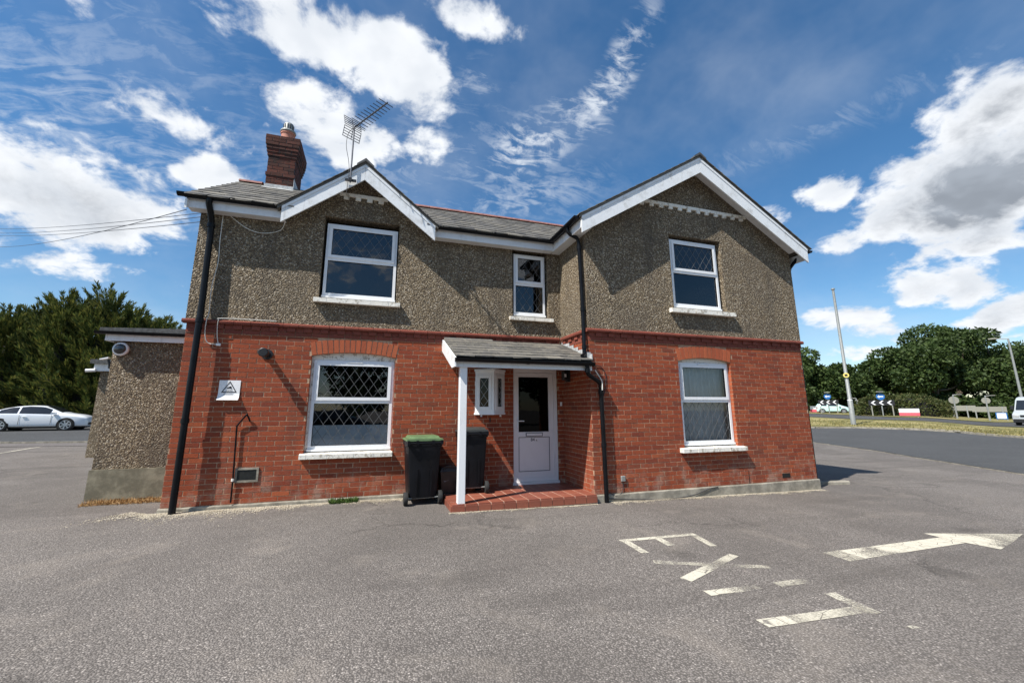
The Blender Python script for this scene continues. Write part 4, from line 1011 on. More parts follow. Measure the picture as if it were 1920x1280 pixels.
cable('white_cable', [(-2.41, -.02, 2.55), (-2.44, -.03, 2.70), (-2.43, -.09, 2.92), (-2.36, -.09, 2.962), (-1.6, -.085, 2.965)], .006, 'cable_white', house)
MB().cbox(-2.44, -2.375, -.035, -.006, 2.52, 2.56, .006).build('cable_clip', 'sign_white', house)
cable('white_cable', [(-2.47, -.04, 4.74), (-2.2, -.04, 4.55), (-1.95, -.04, 4.50), (-1.70, -.05, 4.58), (-1.60, -.2, 4.70)], .006, 'cable_white', house)
cable('white_cable', [(3.66, -1.33, 2.17), (3.74, -1.30, 2.08), (3.80, -1.30, 1.98), (3.80, -1.30, 1.83)], .009, 'cable_white', house)
cable('dark_cable', [(3.70, -1.18, 2.28), (3.86, -1.175, 2.25), (3.95, -1.175, 2.12), (3.94, -1.175, 1.9), (3.88, -1.175, 1.7)], .006, 'cable_dark', house)
cable('dark_cable', [(3.70, -1.18, 2.12), (3.80, -1.175, 2.12), (3.87, -1.175, 2.02), (3.87, -1.175, 1.95)], .005, 'cable_dark', house)
cable('dark_cable', [(3.92, -1.19, .12), (4.02, -1.20, .06), (4.15, -1.19, .09), (4.2, -1.175, .2), (4.19, -1.17, .30)], .006, 'cable_dark', house)
cable('dark_cable', [(3.90, -1.21, .02), (4.4, -1.23, -.02), (5.0, -1.25, -.05), (5.6, -1.22, -.03), (6.0, -1.21, .06), (6.2, -1.205, .08)], .008, 'cable_dark', house)
MB().cbox(4.16, 4.24, -1.20, -1.166, .28, .37, .006).build('junction_box', 'steel', house)
m = MB()
for k in range(9): z_ = .05+.030*k; m.box(7.0+random.uniform(-.004, .004), 7.012, D-.0075, D-.0045, z_, z_+.032)
m.build('wall_crack', 'void', wB)
fd = link('side_floodlight', None, house); MB().cbox(8.80, 9.05, -.9, -.72, 1.93, 1.97, .006).build('lamp_head', 'steel', fd); MB().cbox(8.81, 8.88, -.86, -.76, 1.80, 1.93, .006).build('bracket', 'sign_white', fd)

# ------------------------------------------------------------------ TV aerial
an = thing('tv_aerial', 'metal TV aerial on a mast fixed to the left gable bargeboard', 'aerial', (-.60, -.375, 5.50))
MB().tube([(0, -.02, 0), (0, -.02, 1.12)], .014, 8).build('mast', 'alu', an)
m = MB(); m.box(-.09, .10, -.012, .012, .03, .075); m.box(-.025, .025, -.045, -.012, .02, .085); m.build('bracket', 'black', an)
bd = Vector((.55, -.84, 0)).normalized(); bn_ = Vector((-bd.y, bd.x, 0)); bo = Vector((0, -.02, 1.10))
m = MB(); m.tube([bo-bd*.06, bo+bd*1.02], .014, 8); m.build('boom', 'alu', an)
for k in range(11):
    c = bo+bd*(.10+.088*k)+Vector((0, 0, .012)); l = .165-.003*k
    MB().tube([c-bn_*l, c+bn_*l], .0075, 6).build('director', 'alu', an)
c = bo+bd*.08; m = MB(); m.tube([c-bn_*.17+Vector((0, 0, .03)), c+bn_*.17+Vector((0, 0, .03))], .006, 6); m.tube([c-bn_*.17-Vector((0, 0, .01)), c+bn_*.17-Vector((0, 0, .01))], .006, 6); m.build('dipole', 'alu', an)
for s in (-1, 1):
    m = MB(); c = bo-bd*.04
    for k in range(5): q = Vector((0, 0, s*(.02+.045*k)))-bd*(.012*k); m.tube([c+q-bn_*.17, c+q+bn_*.17], .0075, 6)
    for e in (-.165, 0, .165): m.tube([c+bn_*e+Vector((0, 0, s*.02)), c+bn_*e+Vector((0, 0, s*.20))-bd*.05], .006, 6)
    m.build('reflector', 'alu', an)
cable('aerial_cable', [(-.01, -.03, 1.08), (-.09, -.04, .95), (-.11, -.03, .7), (-.05, -.03, .4), (-.03, -.03, .15), (-.05, -.005, -.2)], .005, 'cable_dark', an)

# ------------------------------------------------------------------ overhead wires from the house to the left
for i, (a, b, sag) in enumerate((((-3.08, -.1, 4.74), (-18.2, 17.95, 9.22), .3), ((-2.92, .35, 4.93), (-18.25, 17.81, 10.03), .15), ((-2.92, .36, 4.86), (-18.23, 17.85, 9.83), .15), ((-2.92, .37, 4.77), (-18.23, 17.86, 9.72), .15))):
    P = []
    for k in range(25):
        t = k/24; p = Vector(a).lerp(Vector(b), t); p.z -= sag*4*t*(1-t); P.append(p)
    o = MB().tube(P, .0065, 5).build('overhead_wire', 'cable_dark', None)
    tag(o, ['lowest overhead wire, crossing the others, tied to the eaves corner', 'uppermost of the three near-parallel overhead wires at left', 'middle of the three near-parallel overhead wires at left', 'lowest of the three near-parallel overhead wires at left'][i], 'wire', 'overhead wires running left from the house')

# ------------------------------------------------------------------ side extension and rear extension
ext = thing('side_extension', 'low pebbledash extension on the left side of the house', 'building', (-3.6, 2.5, 0))
def L_(o): return tuple(-x for x in o.location)
q = L_(ext)
MB().box(-4.34, -2.92, 1.2, 6.9, .53, 2.72).build('wall', 'pebbledash', ext, q)
m = MB(); n = 12
for k in range(n):
    a, b = -4.36+1.44*k/n, -4.36+1.44*(k+1)/n; m.hexa([(a, 1.17, .05+random.uniform(0, .03)), (b, 1.17, .05+random.uniform(0, .03)), (b, 1.6, .0), (a, 1.6, .0)], [(a, 1.17, .545), (b, 1.17, .545), (b, 1.6, .545), (a, 1.6, .545)])
m.box(-4.36, -4.3, 1.6, 6.9, 0, .545); m.build('rendered_base', 'render', ext, q)
MB().box(-4.40, -2.905, 1.10, 1.13, 2.69, 2.80).box(-4.43, -4.402, 1.10, 6.9, 2.69, 2.80).build('fascia', 'fascia', ext, q)
MB().hexa([(-4.50, 1.05, 2.815), (-2.90, 1.05, 2.86), (-2.90, 7.0, 2.95), (-4.50, 7.0, 2.90)], [(-4.50, 1.05, 2.905), (-2.90, 1.05, 2.95), (-2.90, 7.0, 3.04), (-4.50, 7.0, 2.99)]).build('flat_roof', 'felt', ext, q)
gutter([(-4.55, 1.045, 2.84), (-2.95, 1.045, 2.845)], ext, .05).location = q
ex2 = thing('rear_extension', 'second low pebbledash extension further back on the left', 'building', (-6, 10, 0)); q2 = L_(ex2)
MB().box(-8.05, -4.45, 8.5, 12, -.1, 2.72).build('wall', 'pebbledash', ex2, q2)
MB().box(-8.15, -4.4, 8.40, 8.44, 2.70, 2.92).box(-8.18, -8.152, 8.40, 12, 2.70, 2.92).build('fascia', 'fascia', ex2, q2)
MB().box(-8.25, -4.3, 8.3, 12.1, 2.925, 3.05).build('flat_roof', 'felt', ex2, q2)
m = MB(); m.tube([(-8.34, 8.34, 2.70), (-8.12, 8.38, 2.72)], .05, 10); m.build('floodlight', 'sign_white', ex2, q2)
sc_ = thing('security_camera', 'round white security camera on the corner of the side extension', 'camera', (-4.2, 1.18, 2.55))
MB().lathe([(.105, .0), (.115, -.03), (.115, -.06), (.10, -.075)], 24, (0, 0, 0), 'y').build('housing', 'upvc', sc_, smooth=True)
MB().lathe([(.088, -.06), (.085, -.09), (.06, -.115), (.02, -.125)], 20, (0, 0, 0), 'y').build('dome', 'car_glass', sc_, smooth=True)
sp2 = thing('small_floodlight', 'small white floodlight below the security camera', 'lamp', (-4.38, 1.25, 2.35)); sp2.scale = (.65, .65, .65)
MB().hexa([(-.18, -.1, .02), (.0, -.1, .06), (.0, .02, .06), (-.18, .02, .02)], [(-.18, -.1, .05), (.0, -.1, .10), (.0, .02, .10), (-.18, .02, .05)]).build('lamp_head', 'upvc', sp2); MB().tube([(.03, -.03, -.2), (.02, -.03, -.08), (-.02, -.03, .03)], .03, 8).build('arm', 'black', sp2)

# ------------------------------------------------------------------ CCTV sign
sg = thing('cctv_sign', 'white CCTV warning notice with its lower edge curling off the brick', 'sign', (-2.18, -.008, 1.665))
m = MB(); V = []
for z_, y_ in ((.31, 0), (.10, -.002), (.06, -.012), (.03, -.03), (.0, -.058)): V += [(-.148, y_-.004, z_), (.148, y_-.004, z_)]
m.add(V, [(2*k, 2*k+1, 2*k+3, 2*k+2) for k in range(4)]); o = m.build('plate', 'sign_white', sg, recalc=True)
o.modifiers.new('s', 'SOLIDIFY').thickness = .002
m = MB(); T = [(-.108, .118), (.108, .118), (0, .298)]; t = [(-.086, .131), (.086, .131), (0, .274)]
for k in range(3):
    a, b = T[k], T[(k+1) % 3]; c, d = t[(k+1) % 3], t[k]; m.add([(p[0], -.0085, p[1]) for p in (a, b, c, d)], [(0, 1, 2, 3)])
m.build('triangle', 'sign_black', sg, recalc=True)
m = MB(); m.prism([(-.042, .188), (-.037, .178), (.0, .184), (.022, .18), (.034, .166), (.038, .173), (.026, .196), (.024, .212), (.012, .216)], lambda u, z_, d: (u, d, z_), -.0085, -.007); m.build('camera_symbol', 'sign_black', sg, recalc=True)
text('lettering', 'CCTV', .034, 'sign_black', sg, (0, -.0085, .147), (R(90), 0, 0), .0005)
m = MB()
for (u0_, u1_, z_) in ((-.075, .075, .098), (-.07, .06, .086), (-.085, .085, .072)): m.box(u0_, u1_, -.0082 if z_ > .09 else -.0125, -.0075 if z_ > .09 else -.0115, z_, z_+.006)
m.build('print_lines', 'sign_ink', sg)

# ------------------------------------------------------------------ wheelie bins
def wheelie(name, label, loc, rz, w, dp, h, lidm, grp='wheelie bins by the porch'):
    t = thing(name, label, 'wheelie bin', loc, rz, grp)     # wheels and hinge face -y
    b0 = .10; hb = h-.07; m = MB(); rings = []
    prof = [(.0, .78, .70), (.05, .80, .72), (.45, .88, .85), (.80, .95, .95), (.90, .97, .97), (.905, 1.03, 1.02), (1.0, 1.04, 1.03)]
    for (tt, sx_, sy_) in prof:
        z_ = b0+(hb-b0)*tt; hw = w/2*sx_; y0, y1 = -dp/2*(.55+.42*sy_), dp/2*sy_; c = .05
        rings.append([(-hw+c, y0, z_), (hw-c, y0, z_), (hw-c*.3, y0+c*.3, z_), (hw, y0+c, z_), (hw, y1-c, z_), (hw-c*.3, y1-c*.3, z_), (hw-c, y1, z_), (-hw+c, y1, z_), (-hw+c*.3, y1-c*.3, z_), (-hw, y1-c, z_), (-hw, y0+c, z_), (-hw+c*.3, y0+c*.3, z_)])
    n = 12; V = [p for r_ in rings for p in r_]; fs = [tuple(range(n-1, -1, -1)), tuple((len(rings)-1)*n+k for k in range(n))]
    for i in range(len(rings)-1):
        for k in range(n): fs.append((i*n+k, i*n+(k+1) % n, (i+1)*n+(k+1) % n, (i+1)*n+k))
    m.add(V, fs); m.build('body', 'bin_black', t, smooth=True, recalc=True)
    yb = -dp/2
    m = MB()   # recessed back panel edges: two ribs
    for s in (-1, 1): m.hexa([(s*w*.20-.012, yb*.86-.012, .16), (s*w*.20+.012, yb*.86-.012, .16), (s*w*.20+.012, yb*.80, .16), (s*w*.20-.012, yb*.80, .16)], [(s*w*.20-.012, yb*.93-.012, h*.52), (s*w*.20+.012, yb*.93-.012, h*.52), (s*w*.20+.012, yb*.88, h*.52), (s*w*.20-.012, yb*.88, h*.52)])
    m.build('rib', 'bin_black', t)
    m = MB(); yl0, yl1 = -dp/2*1.0, dp/2*1.08; zl = hb; hw = w/2*1.06
    P = [(-hw, yl0, zl), (hw, yl0, zl), (hw, yl1, zl), (-hw, yl1, zl)]; q_ = .05
    Q = [(-hw+.01, yl0+.005, zl+.035), (hw-.01, yl0+.005, zl+.035), (hw-.01, yl1-.01, zl+.025), (-hw+.01, yl1-.01, zl+.025)]
    m.hexa(P, Q); m.hexa([(x*.86, y*.86+.0, zl+.03) for x, y, _ in P], [(x*.76, y*.72, zl+.072) for x, y, _ in P])
    m.build('lid', lidm, t, recalc=True)
    m = MB(); m.tube([(-w/2*.98, yl0-.035, hb-.03), (w/2*.98, yl0-.035, hb-.03)], .016, 8)
    for s in (-.95, -.45, .45, .95): m.box(s*w/2-.02, s*w/2+.02, yl0-.05, yl0+.03, hb-.055, hb+.01)
    m.build('handle', 'bin_black', t)
    MB().tube([(-w/2*.92, yb*.80, .10), (w/2*.92, yb*.80, .10)], .011, 8).build('axle', 'steel', t)
    for s in (-1, 1):
        wl = link('wheel', None, t, (s*w/2*.97, yb*.80, .10)); MB().lathe([(.06, -.028), (.095, -.03), (.10, -.02), (.10, .02), (.095, .03), (.06, .028)], 22, (0, 0, 0), 'x').build('tyre', 'tyre', wl, smooth=True); MB().lathe([(.045, -.032), (.045, .032)], 14, (0, 0, 0), 'x').build('hub', 'bin_grey', wl)
    for x in (-w*.3, w*.3): MB().box(x-.05, x+.05, dp*.18, dp*.30, 0, .12).build('foot', 'bin_black', t)
    return t
wheelie('wheelie_bin', 'black wheelie bin with green lid standing on the asphalt by the porch', (.845, -.375, .025), R(2), .56, .66, 1.05, 'bin_green')
wheelie('wheelie_bin', 'black wheelie bin with dark lid behind the white porch post', (1.70, -.33, FZ), R(-4), .50, .50, 1.08, 'bin_grey')
cd_ = thing('recycling_box', 'small dark lidded box between the two wheelie bins', 'box', (1.33-.02, -.27, FZ))
m = MB(); m.hexa([(-.12, -.14, 0), (.12, -.14, 0), (.12, .14, 0), (-.12, .14, 0)], [(-.15, -.17, .36), (.15, -.17, .36), (.15, .17, .36), (-.15, .17, .36)]); m.build('body', 'caddy', cd_)
m = MB(); m.hexa([(-.165, -.185, .361), (.165, -.185, .361), (.165, .185, .361), (-.165, .185, .361)], [(-.13, -.15, .43), (.13, -.15, .43), (.13, .15, .43), (-.13, .15, .43)]); m.build('lid', 'caddy', cd_)
m = MB(); m.tube(bez([(-.10, -.17, .40), (-.06, -.19, .45), (.06, -.19, .45), (.10, -.17, .40)], 5), .010, 8); m.build('handle', 'bin_grey', cd_)
text('lettering', 'D', .065, 'sign_ink', cd_, (-.07, -.157, .22), (R(85), 0, 0), .001)
m = MB(); m.hexa([(-.03, -.158, .215), (.07, -.158, .225), (.07, -.15, .225), (-.03, -.15, .215)], [(-.03, -.159, .23), (.08, -.160, .245), (.08, -.15, .245), (-.03, -.15, .23)]); m.build('lettering', 'sign_ink', cd_)

# ------------------------------------------------------------------ debris along the wall foot, weeds, kerb bit
def quads(C_, D_, U_, L_len, wid):   # leaf quads: centre base, direction, side vector
    tip = C_+D_*L_len[:, None]; a = C_+D_*(L_len*.45)[:, None]+U_*(wid/2)[:, None]; b = C_+D_*(L_len*.45)[:, None]-U_*(wid/2)[:, None]
    V = np.stack([C_, b, tip, a], 1).reshape(-1, 3); n = len(C_); Fq = np.arange(n*4).reshape(n, 4); return V, Fq
def npmesh(name, V, Fq, m_):
    me = bpy.data.meshes.new(name); n = len(Fq); me.vertices.add(len(V)); me.vertices.foreach_set('co', np.asarray(V, np.float32).ravel())
    me.loops.add(n*4); me.loops.foreach_set('vertex_index', Fq.astype(np.int32).ravel()); me.polygons.add(n)
    me.polygons.foreach_set('loop_start', np.arange(0, n*4, 4, dtype=np.int32)); me.update(calc_edges=True); me.materials.append(MT[m_]); return me
def unitv(n): v_ = rng.normal(size=(n, 3)); return v_/np.linalg.norm(v_, axis=1, keepdims=True)
def perp(D_): v_ = np.cross(D_, unitv(len(D_))); return v_/np.linalg.norm(v_, axis=1, keepdims=True)
def tuft(name, loc, n, sx_, sy_, h, wd, m_, label, cat=None, kind=None, flat=.4):
    C_ = np.stack([rng.uniform(-sx_, sx_, n), rng.uniform(-sy_, sy_, n), np.zeros(n)], 1); Dv = unitv(n); Dv[:, 2] = np.abs(Dv[:, 2])+flat; Dv /= np.linalg.norm(Dv, axis=1, keepdims=True)
    V, Fq = quads(C_, Dv, perp(Dv), rng.uniform(.4, 1, n)*h, np.full(n, wd)); o = link(name, npmesh(name, V, Fq, m_), None, loc); return tag(o, label, cat, kind=kind)
MT['chips'] = leafy('chips', (.34, .29, .21), (.52, .46, .35), (.70, .65, .54), 0.0)
def grit(pts, n, spread, label, big=.007):
    L = resample(pts, 80); ii = rng.integers(0, 80, n); tt = rng.uniform(0, 1, n); dist = np.abs(rng.normal(0, 1, n))*spread*(.45+.9*np.abs(np.sin(ii*.37+rng.uniform(0, 6)))*np.abs(np.sin(ii*.113+1)))
    V = np.zeros((n*4, 3)); Fq = np.arange(n*4).reshape(n, 4)
    for k in range(n):
        p = L[ii[k]].lerp(L[ii[k]+1], float(tt[k])); d = (L[ii[k]+1]-L[ii[k]]).normalized(); c = p+Vector((d.y, -d.x))*float(dist[k]); z_ = hgt(c.x, c.y)+.004; a = rng.uniform(0, 6.28); r_ = big*rng.uniform(.5, 1.6); tl_ = rng.uniform(-.5, .5)*r_
        for q in range(4):
            b = a+q*1.571+rng.uniform(-.4, .4); V[k*4+q] = (c.x+math.cos(b)*r_, c.y+math.sin(b)*r_, z_+(tl_ if q % 2 else -tl_*.3)+.002)
    tag(link('wall_foot_grit', npmesh('wall_foot_grit', V, Fq, 'chips')), label, kind='stuff')
grit([(-3.05, -.045), (.45, -.045), (1.19, -.045)], 11000, .13, 'pale grit and flaking mortar along the foot of the left wall')
grit([(-3.3, .2), (-3.0, -.045), (-1.5, -.045)], 4000, .28, 'sparse pale grit spread out from the left corner of the house')
grit([(1.15, -1.30), (2.4, -1.30), (3.62, -1.30)], 2600, .045, 'pale grit along the front of the tiled step')
grit([(3.9, -1.21), (6, -1.215), (8.8, -1.215)], 8000, .085, 'pale grit and flaking mortar along the foot of the right wing')
tuft('weed', (-.35, -.12, .03), 420, .20, .07, .10, .022, 'weed', 'small green weed growing at the foot of the left brick wall', 'plant')
tuft('dry_grass', (-3.65, 1.02, .03), 1500, .62, .14, .11, .009, 'dry_grass', 'brown dead grass at the foot of the side extension', kind='stuff', flat=.1)
kb = thing('kerb_stone', 'short loose concrete edging piece by the right corner of the house', 'kerb', (9.62, -.83, -.12)); MB().cbox(-.42, .40, -.07, .07, -.03, .07, .015).build('stone', 'concrete', kb, (0, 0, 0), (0, 0, R(-12)))

# ------------------------------------------------------------------ cars
def car(name, label, loc, rz, paintm, st, z_sill, wx, wr, glass_st, ws, rw, L, group=None, extras=True):
    """st: stations (x, half width, z belt, z top, half width top). Forward = +x."""
    t = thing(name, label, 'car', loc, rz, group)
    def ring(s):
        x, hw, zb, zt, tw = s
        return [(x, 0, z_sill), (x, hw*.93, z_sill), (x, hw*.985, z_sill+.10), (x, hw, z_sill+(zb-z_sill)*.55), (x, hw*.985, zb-.04), (x, hw*.95, zb), (x, tw+.03, zt-.06), (x, tw*.9, zt-.012), (x, 0, zt)]
    n = 9; m = MB(); V = []; fs = []
    for s in st: V += ring(s)
    for i in range(len(st)-1):
        for k in range(n-1): fs.append((i*n+k, i*n+k+1, (i+1)*n+k+1, (i+1)*n+k))
    fs += [tuple(range(n)), tuple((len(st)-1)*n+k for k in range(n-1, -1, -1))]
    Vm = [(x, -y, z_) for x, y, z_ in V]; m.add(V, fs); m.add(Vm, [q[::-1] for q in fs])
    import bmesh
    me = m.mesh('body', paintm); b = bmesh.new(); b.from_mesh(me); bmesh.ops.remove_doubles(b, verts=b.verts, dist=.0005)
    b.faces.ensure_lookup_table(); bmesh.ops.delete(b, geom=[f_ for f_ in b.faces if all(abs(v_.co.y) < .001 for v_ in f_.verts)], context='FACES'); bmesh.ops.recalc_face_normals(b, faces=b.faces); b.to_mesh(me); b.free()
    body = link('body', me, t); body.modifiers.new('sub', 'SUBSURF').levels = 1; body.modifiers['sub'].render_levels = 2
    me.polygons.foreach_set('use_smooth', [True]*len(me.polygons))
    def ip(x):
        for a, b_ in zip(st, st[1:]):
            lo, hi = (a, b_) if a[0] < b_[0] else (b_, a)
            if lo[0] <= x <= hi[0]: q = (x-lo[0])/(hi[0]-lo[0]); return [lo[i]+(hi[i]-lo[i])*q for i in range(5)]
        return st[0] if abs(x-st[0][0]) < abs(x-st[-1][0]) else st[-1]
    for s in (-1, 1):
        for x0, x1 in glass_st:
            g_ = MB(); N = 8; V = []
            for k in range(N+1):
                q = ip(x0+(x1-x0)*k/N); y0, z0 = q[1]*.95, q[2]+.02; y1, z1 = q[4]+.03, q[3]-.075
                V += [(q[0], s*(y0+.012-.02*(y0-y1)), z0), (q[0], s*(y1+.012), max(z1, z0+.01))]
            g_.add(V, [(2*k, 2*k+2, 2*k+3, 2*k+1) for k in range(N)]); g_.build('side_window', 'car_glass', t, recalc=True, smooth=True)
        MB().cbox(ws[0]-.30, ws[0]-.12, s*(ip(ws[0]-.2)[1]+.0), s*(ip(ws[0]-.2)[1]+.17), ip(ws[0])[2]+.0, ip(ws[0])[2]+.12, .03).build('mirror', paintm, t, recalc=True)
        q = ip(L[1]-.30); hl = MB(); hl.hexa([(L[1]-.60, s*q[1]*.97, .60), (L[1]-.10, s*q[1]*.74, .58), (L[1]-.16, s*q[1]*.55, .58), (L[1]-.5, s*q[1]*.6, .6)], [(L[1]-.66, s*q[1]*.965, .72), (L[1]-.16, s*q[1]*.74, .66), (L[1]-.22, s*q[1]*.55, .68), (L[1]-.5, s*q[1]*.6, .7)]); hl.build('headlight', 'car_glass', t, recalc=True)
        q = ip(L[0]+.25); hl = MB(); hl.box(L[0]+.02, L[0]+.30, s*q[1]*.74, s*(q[1]*.97), .70, .84); hl.build('tail_light', 'red_glass', t, recalc=True)
        m = MB(); gx = glass_st[0]; xd0, xd1 = gx[0]+.05, gx[1]+.08; q = ip((xd0+xd1)/2); yy = q[1]+.003
        for xx in (xd0, xd1): m.box(xx-.006, xx+.006, s*yy-.004*s, s*yy+.002*s, z_sill+.14, q[2]-.05)
        m.build('door_gap', 'black', t, recalc=True)
        m = MB(); m.cbox(xd0+.10, xd0+.28, s*yy-.005, s*yy+.03*s, q[2]-.15, q[2]-.115, .008) if s > 0 else m.cbox(xd0+.10, xd0+.28, -yy-.03, -yy+.005, q[2]-.15, q[2]-.115, .008)
        m.build('door_handle', paintm, t)
        for x in wx:
            q = ip(x); wl = link('wheel', None, t, (x, s*(q[1]-.085), wr))
            MB().lathe([(wr+.055, .0), (wr+.055, .088)] if s > 0 else [(wr+.055, -.088), (wr+.055, 0)], 30, (0, 0, 0), 'y').build('arch_liner', 'void', wl)
            MB().lathe([(wr*.62, -.10*s), (wr*.95, -.1*s), (wr, -.07*s), (wr, .075*s), (wr*.95, .098*s), (wr*.74, .10*s), (wr*.72, .09*s)], 30, (0, 0, 0), 'y').build('tyre', 'tyre', wl, smooth=True, recalc=True)
            rm = MB(); rm.lathe([(wr*.74, .085*s), (wr*.74, .102*s), (wr*.66, .102*s), (wr*.66, .085*s)], 30, (0, 0, 0), 'y'); rm.lathe([(.06, .085*s), (.05, .106*s)], 14, (0, 0, 0), 'y')
            for k in range(7):
                a = 2*math.pi*k/7; c_, s_ = math.cos(a), math.sin(a); w_ = .032
                P = [(c_*r_+s_*e, s_*r_-c_*e) for r_, e in ((.04, -w_), (wr*.68, -w_*.8), (wr*.68, w_*.8), (.04, w_))]; rm.prism(P, lambda u, z_, d: (u, d, z_), .09*s, .10*s)
            rm.build('rim', 'rim', wl, recalc=True)
    for nm, (xa, xb) in (('windscreen', ws), ('rear_window', rw)):
        g_ = MB(); N = 4; V = []
        for k in range(N+1):
            q = ip(xa+(xb-xa)*k/N); zo = q[3]+.022
            V += [(q[0]+(.012 if nm == 'windscreen' else -.012), y*q[4]*.93, zo-.018*abs(y)**2) for y in (-1, -.5, 0, .5, 1)]
        g_.add(V, [(5*k+j, 5*k+j+1, 5*k+j+6, 5*k+j+5) for k in range(N) for j in range(4)]); g_.build(nm, 'car_glass', t, recalc=True, smooth=True)
    m = MB(); m.cbox(L[1]-.10, L[1]+.005, -.55, .55, .30, .44, .02); m.build('grille', 'black', t); m = MB(); m.box(L[1]-.01, L[1]+.014, -.26, .26, .46, .56); m.build('number_plate', 'sign_white', t)
    MB().box(L[0]+.3, L[1]-.3, -.70, .70, .14, z_sill+.05).build('underbody', 'void', t)
    return t
coupe = [(-2.06, .70, .74, .86, .55), (-1.98, .78, .86, .98, .62), (-1.55, .86, .96, 1.17, .60), (-1.0, .89, .955, 1.34, .57), (-.3, .90, .93, 1.405, .57), (.25, .90, .91, 1.38, .57), (.60, .90, .895, 1.25, .60), (1.05, .90, .875, .975, .66), (1.5, .89, .84, .925, .64), (1.85, .85, .77, .86, .62), (2.08, .77, .69, .77, .56), (2.18, .68, .58, .64, .50)]
hatch = [(-1.80, .70, .80, .95, .55), (-1.72, .78, .92, 1.15, .58), (-1.45, .82, .97, 1.42, .56), (-.7, .84, .95, 1.50, .57), (.1, .84, .93, 1.49, .57), (.55, .84, .92, 1.34, .60), (1.0, .84, .90, 1.02, .64), (1.4, .82, .84, .93, .60), (1.70, .74, .70, .78, .52), (1.80, .62, .58, .64, .45)]
hd = math.atan2(.16, .987)
cw = Vector((-16.31, 22.97)); off = Vector((math.cos(hd), math.sin(hd)))*-1.32+Vector((-math.sin(hd), math.cos(hd)))*.85
def wcar(): return car('parked_car', 'white coupe on the road behind the forecourt, in front of the conifers', (cw.x+off.x, cw.y+off.y, .415), hd, 'car_white', coupe, .20, (-1.30, 1.32), .325, ((-.62, .62), (-1.42, -.70)), (1.02, .30), (-1.50, -.98), (-2.06, 2.18))
wcar()

# ------------------------------------------------------------------ roundabout furniture
def face(x, y): a, b = -x, -7.86-y; return math.atan2(a, -b)
def chevron(label, x, y, z, w, h, zc, disc_z, rd):
    t = thing('chevron_sign', label, 'road sign', (x, y, z), face(x, y), 'chevron boards on the roundabout')
    MB().box(-w/2, w/2, 0, .03, zc-h/2, zc+h/2).build('board', 'sign_black', t)
    for k in range(3):
        c = -w/2+w*(.17+.31*k); a, t_ = h*.42, h*.42
        for s in (1, -1):
            P = [(c-.16, zc), (c-.16+t_*.75, zc), (c+.16+t_*.45, zc+s*a), (c+.16-t_*.25, zc+s*a)]
            MB().prism(P if s > 0 else P[::-1], lambda u, q, d: (u, d, q), -.008, -.002).build('chevron', 'sign_white', t, recalc=True)
    for s in (-.8, .8): MB().box(s*w/2-.05, s*w/2+.05, .03, .12, -.2, zc+h*.3).build('post', 'sign_back', t)
    MB().tube([(0, .10, -.2), (0, .10, disc_z)], .06, 10).build('post', 'steel', t)
    MB().lathe([(rd, -.01), (rd, .03)], 28, (0, 0, disc_z), 'y').build('disc_sign', 'sign_blue', t)
    MB().prism([(-rd*.7, disc_z-.02), (-rd*.25, disc_z+rd*.42), (-rd*.25, disc_z+rd*.13), (rd*.65, disc_z+rd*.13), (rd*.65, disc_z-rd*.16), (-rd*.25, disc_z-rd*.16), (-rd*.25, disc_z-rd*.45)], lambda u, q, d: (u, d, q), -.016, -.011).build('arrow', 'sign_white', t, recalc=True)
    MB().box(-rd*.8, rd*.8, -.25, .05, disc_z+rd+.10, disc_z+rd+.18).build('lamp', 'sign_back', t); MB().box(-.03, .03, .03, .1, disc_z, disc_z+rd+.12).build('lamp_arm', 'steel', t)
    return t
chevron('black chevron board with blue arrow disc in front of the clipped bush', 52.5, 23.8, .64, 2.15, .54, 1.45, 2.12, .37)
chevron('black chevron board with blue arrow disc by the pale green car', 56.6, 32.4, .80, 2.15, .54, 1.50, 2.25, .38)
def sponsor(label, x, y, z, w=1.55, h=.72):
    t = thing('roadside_board', label, 'sign', (x, y, z), face(x, y), 'red and white boards on the roundabout')
    MB().box(-w/2, w/2, 0, .05, .12+h*.45, .12+h).build('white_panel', 'sign_white', t); MB().box(-w/2, w/2, 0, .05, .12, .12+h*.45-.001).build('red_panel', 'sign_red', t)
    for s in (-.8, .8): MB().box(s*w/2-.04, s*w/2+.04, .05, .12, -.2, .5).build('post', 'sign_back', t)
sponsor('low red and white board in front of the clipped bush', 52.3, 21.3, .62); sponsor('low red and white board left of the pale green car', 61.0, 37.2, .88, 1.7, .85)
def signback(label, x, y, z, h, rd, arm):
    t = thing('sign_post', label, 'road sign', (x, y, z), face(x, y), 'grey sign posts seen from behind')
    MB().tube([(0, 0, -.2), (0, 0, h*.45), (0, 0, h)], [.10, .075, .055], 10).build('post', 'steel', t); MB().tube([(-.02, 0, h), (arm, 0, h+.03)], .035, 8).build('lamp_arm', 'steel', t); MB().box(min(arm*.4, arm), max(arm*.4, arm), -.07, .07, h+.03, h+.09).build('lamp', 'sign_back', t)
    if rd: MB().lathe([(rd, .06), (rd, .09)], 24, (0, 0, h-.15-rd), 'y').build('disc_back', 'sign_back', t)
signback('grey sign post with round sign back and lamp at the right end of the bush', 62.2, 22.4, .20, 2.75, .42, .7)
signback('grey sign post with round sign back and lamp left of the van', 66.8, 21.8, -.05, 2.9, .36, .8)
signback('bare grey sign post with lamp arm right of the pale green car', 57.0, 29.2, .72, 2.0, .16, -.75)
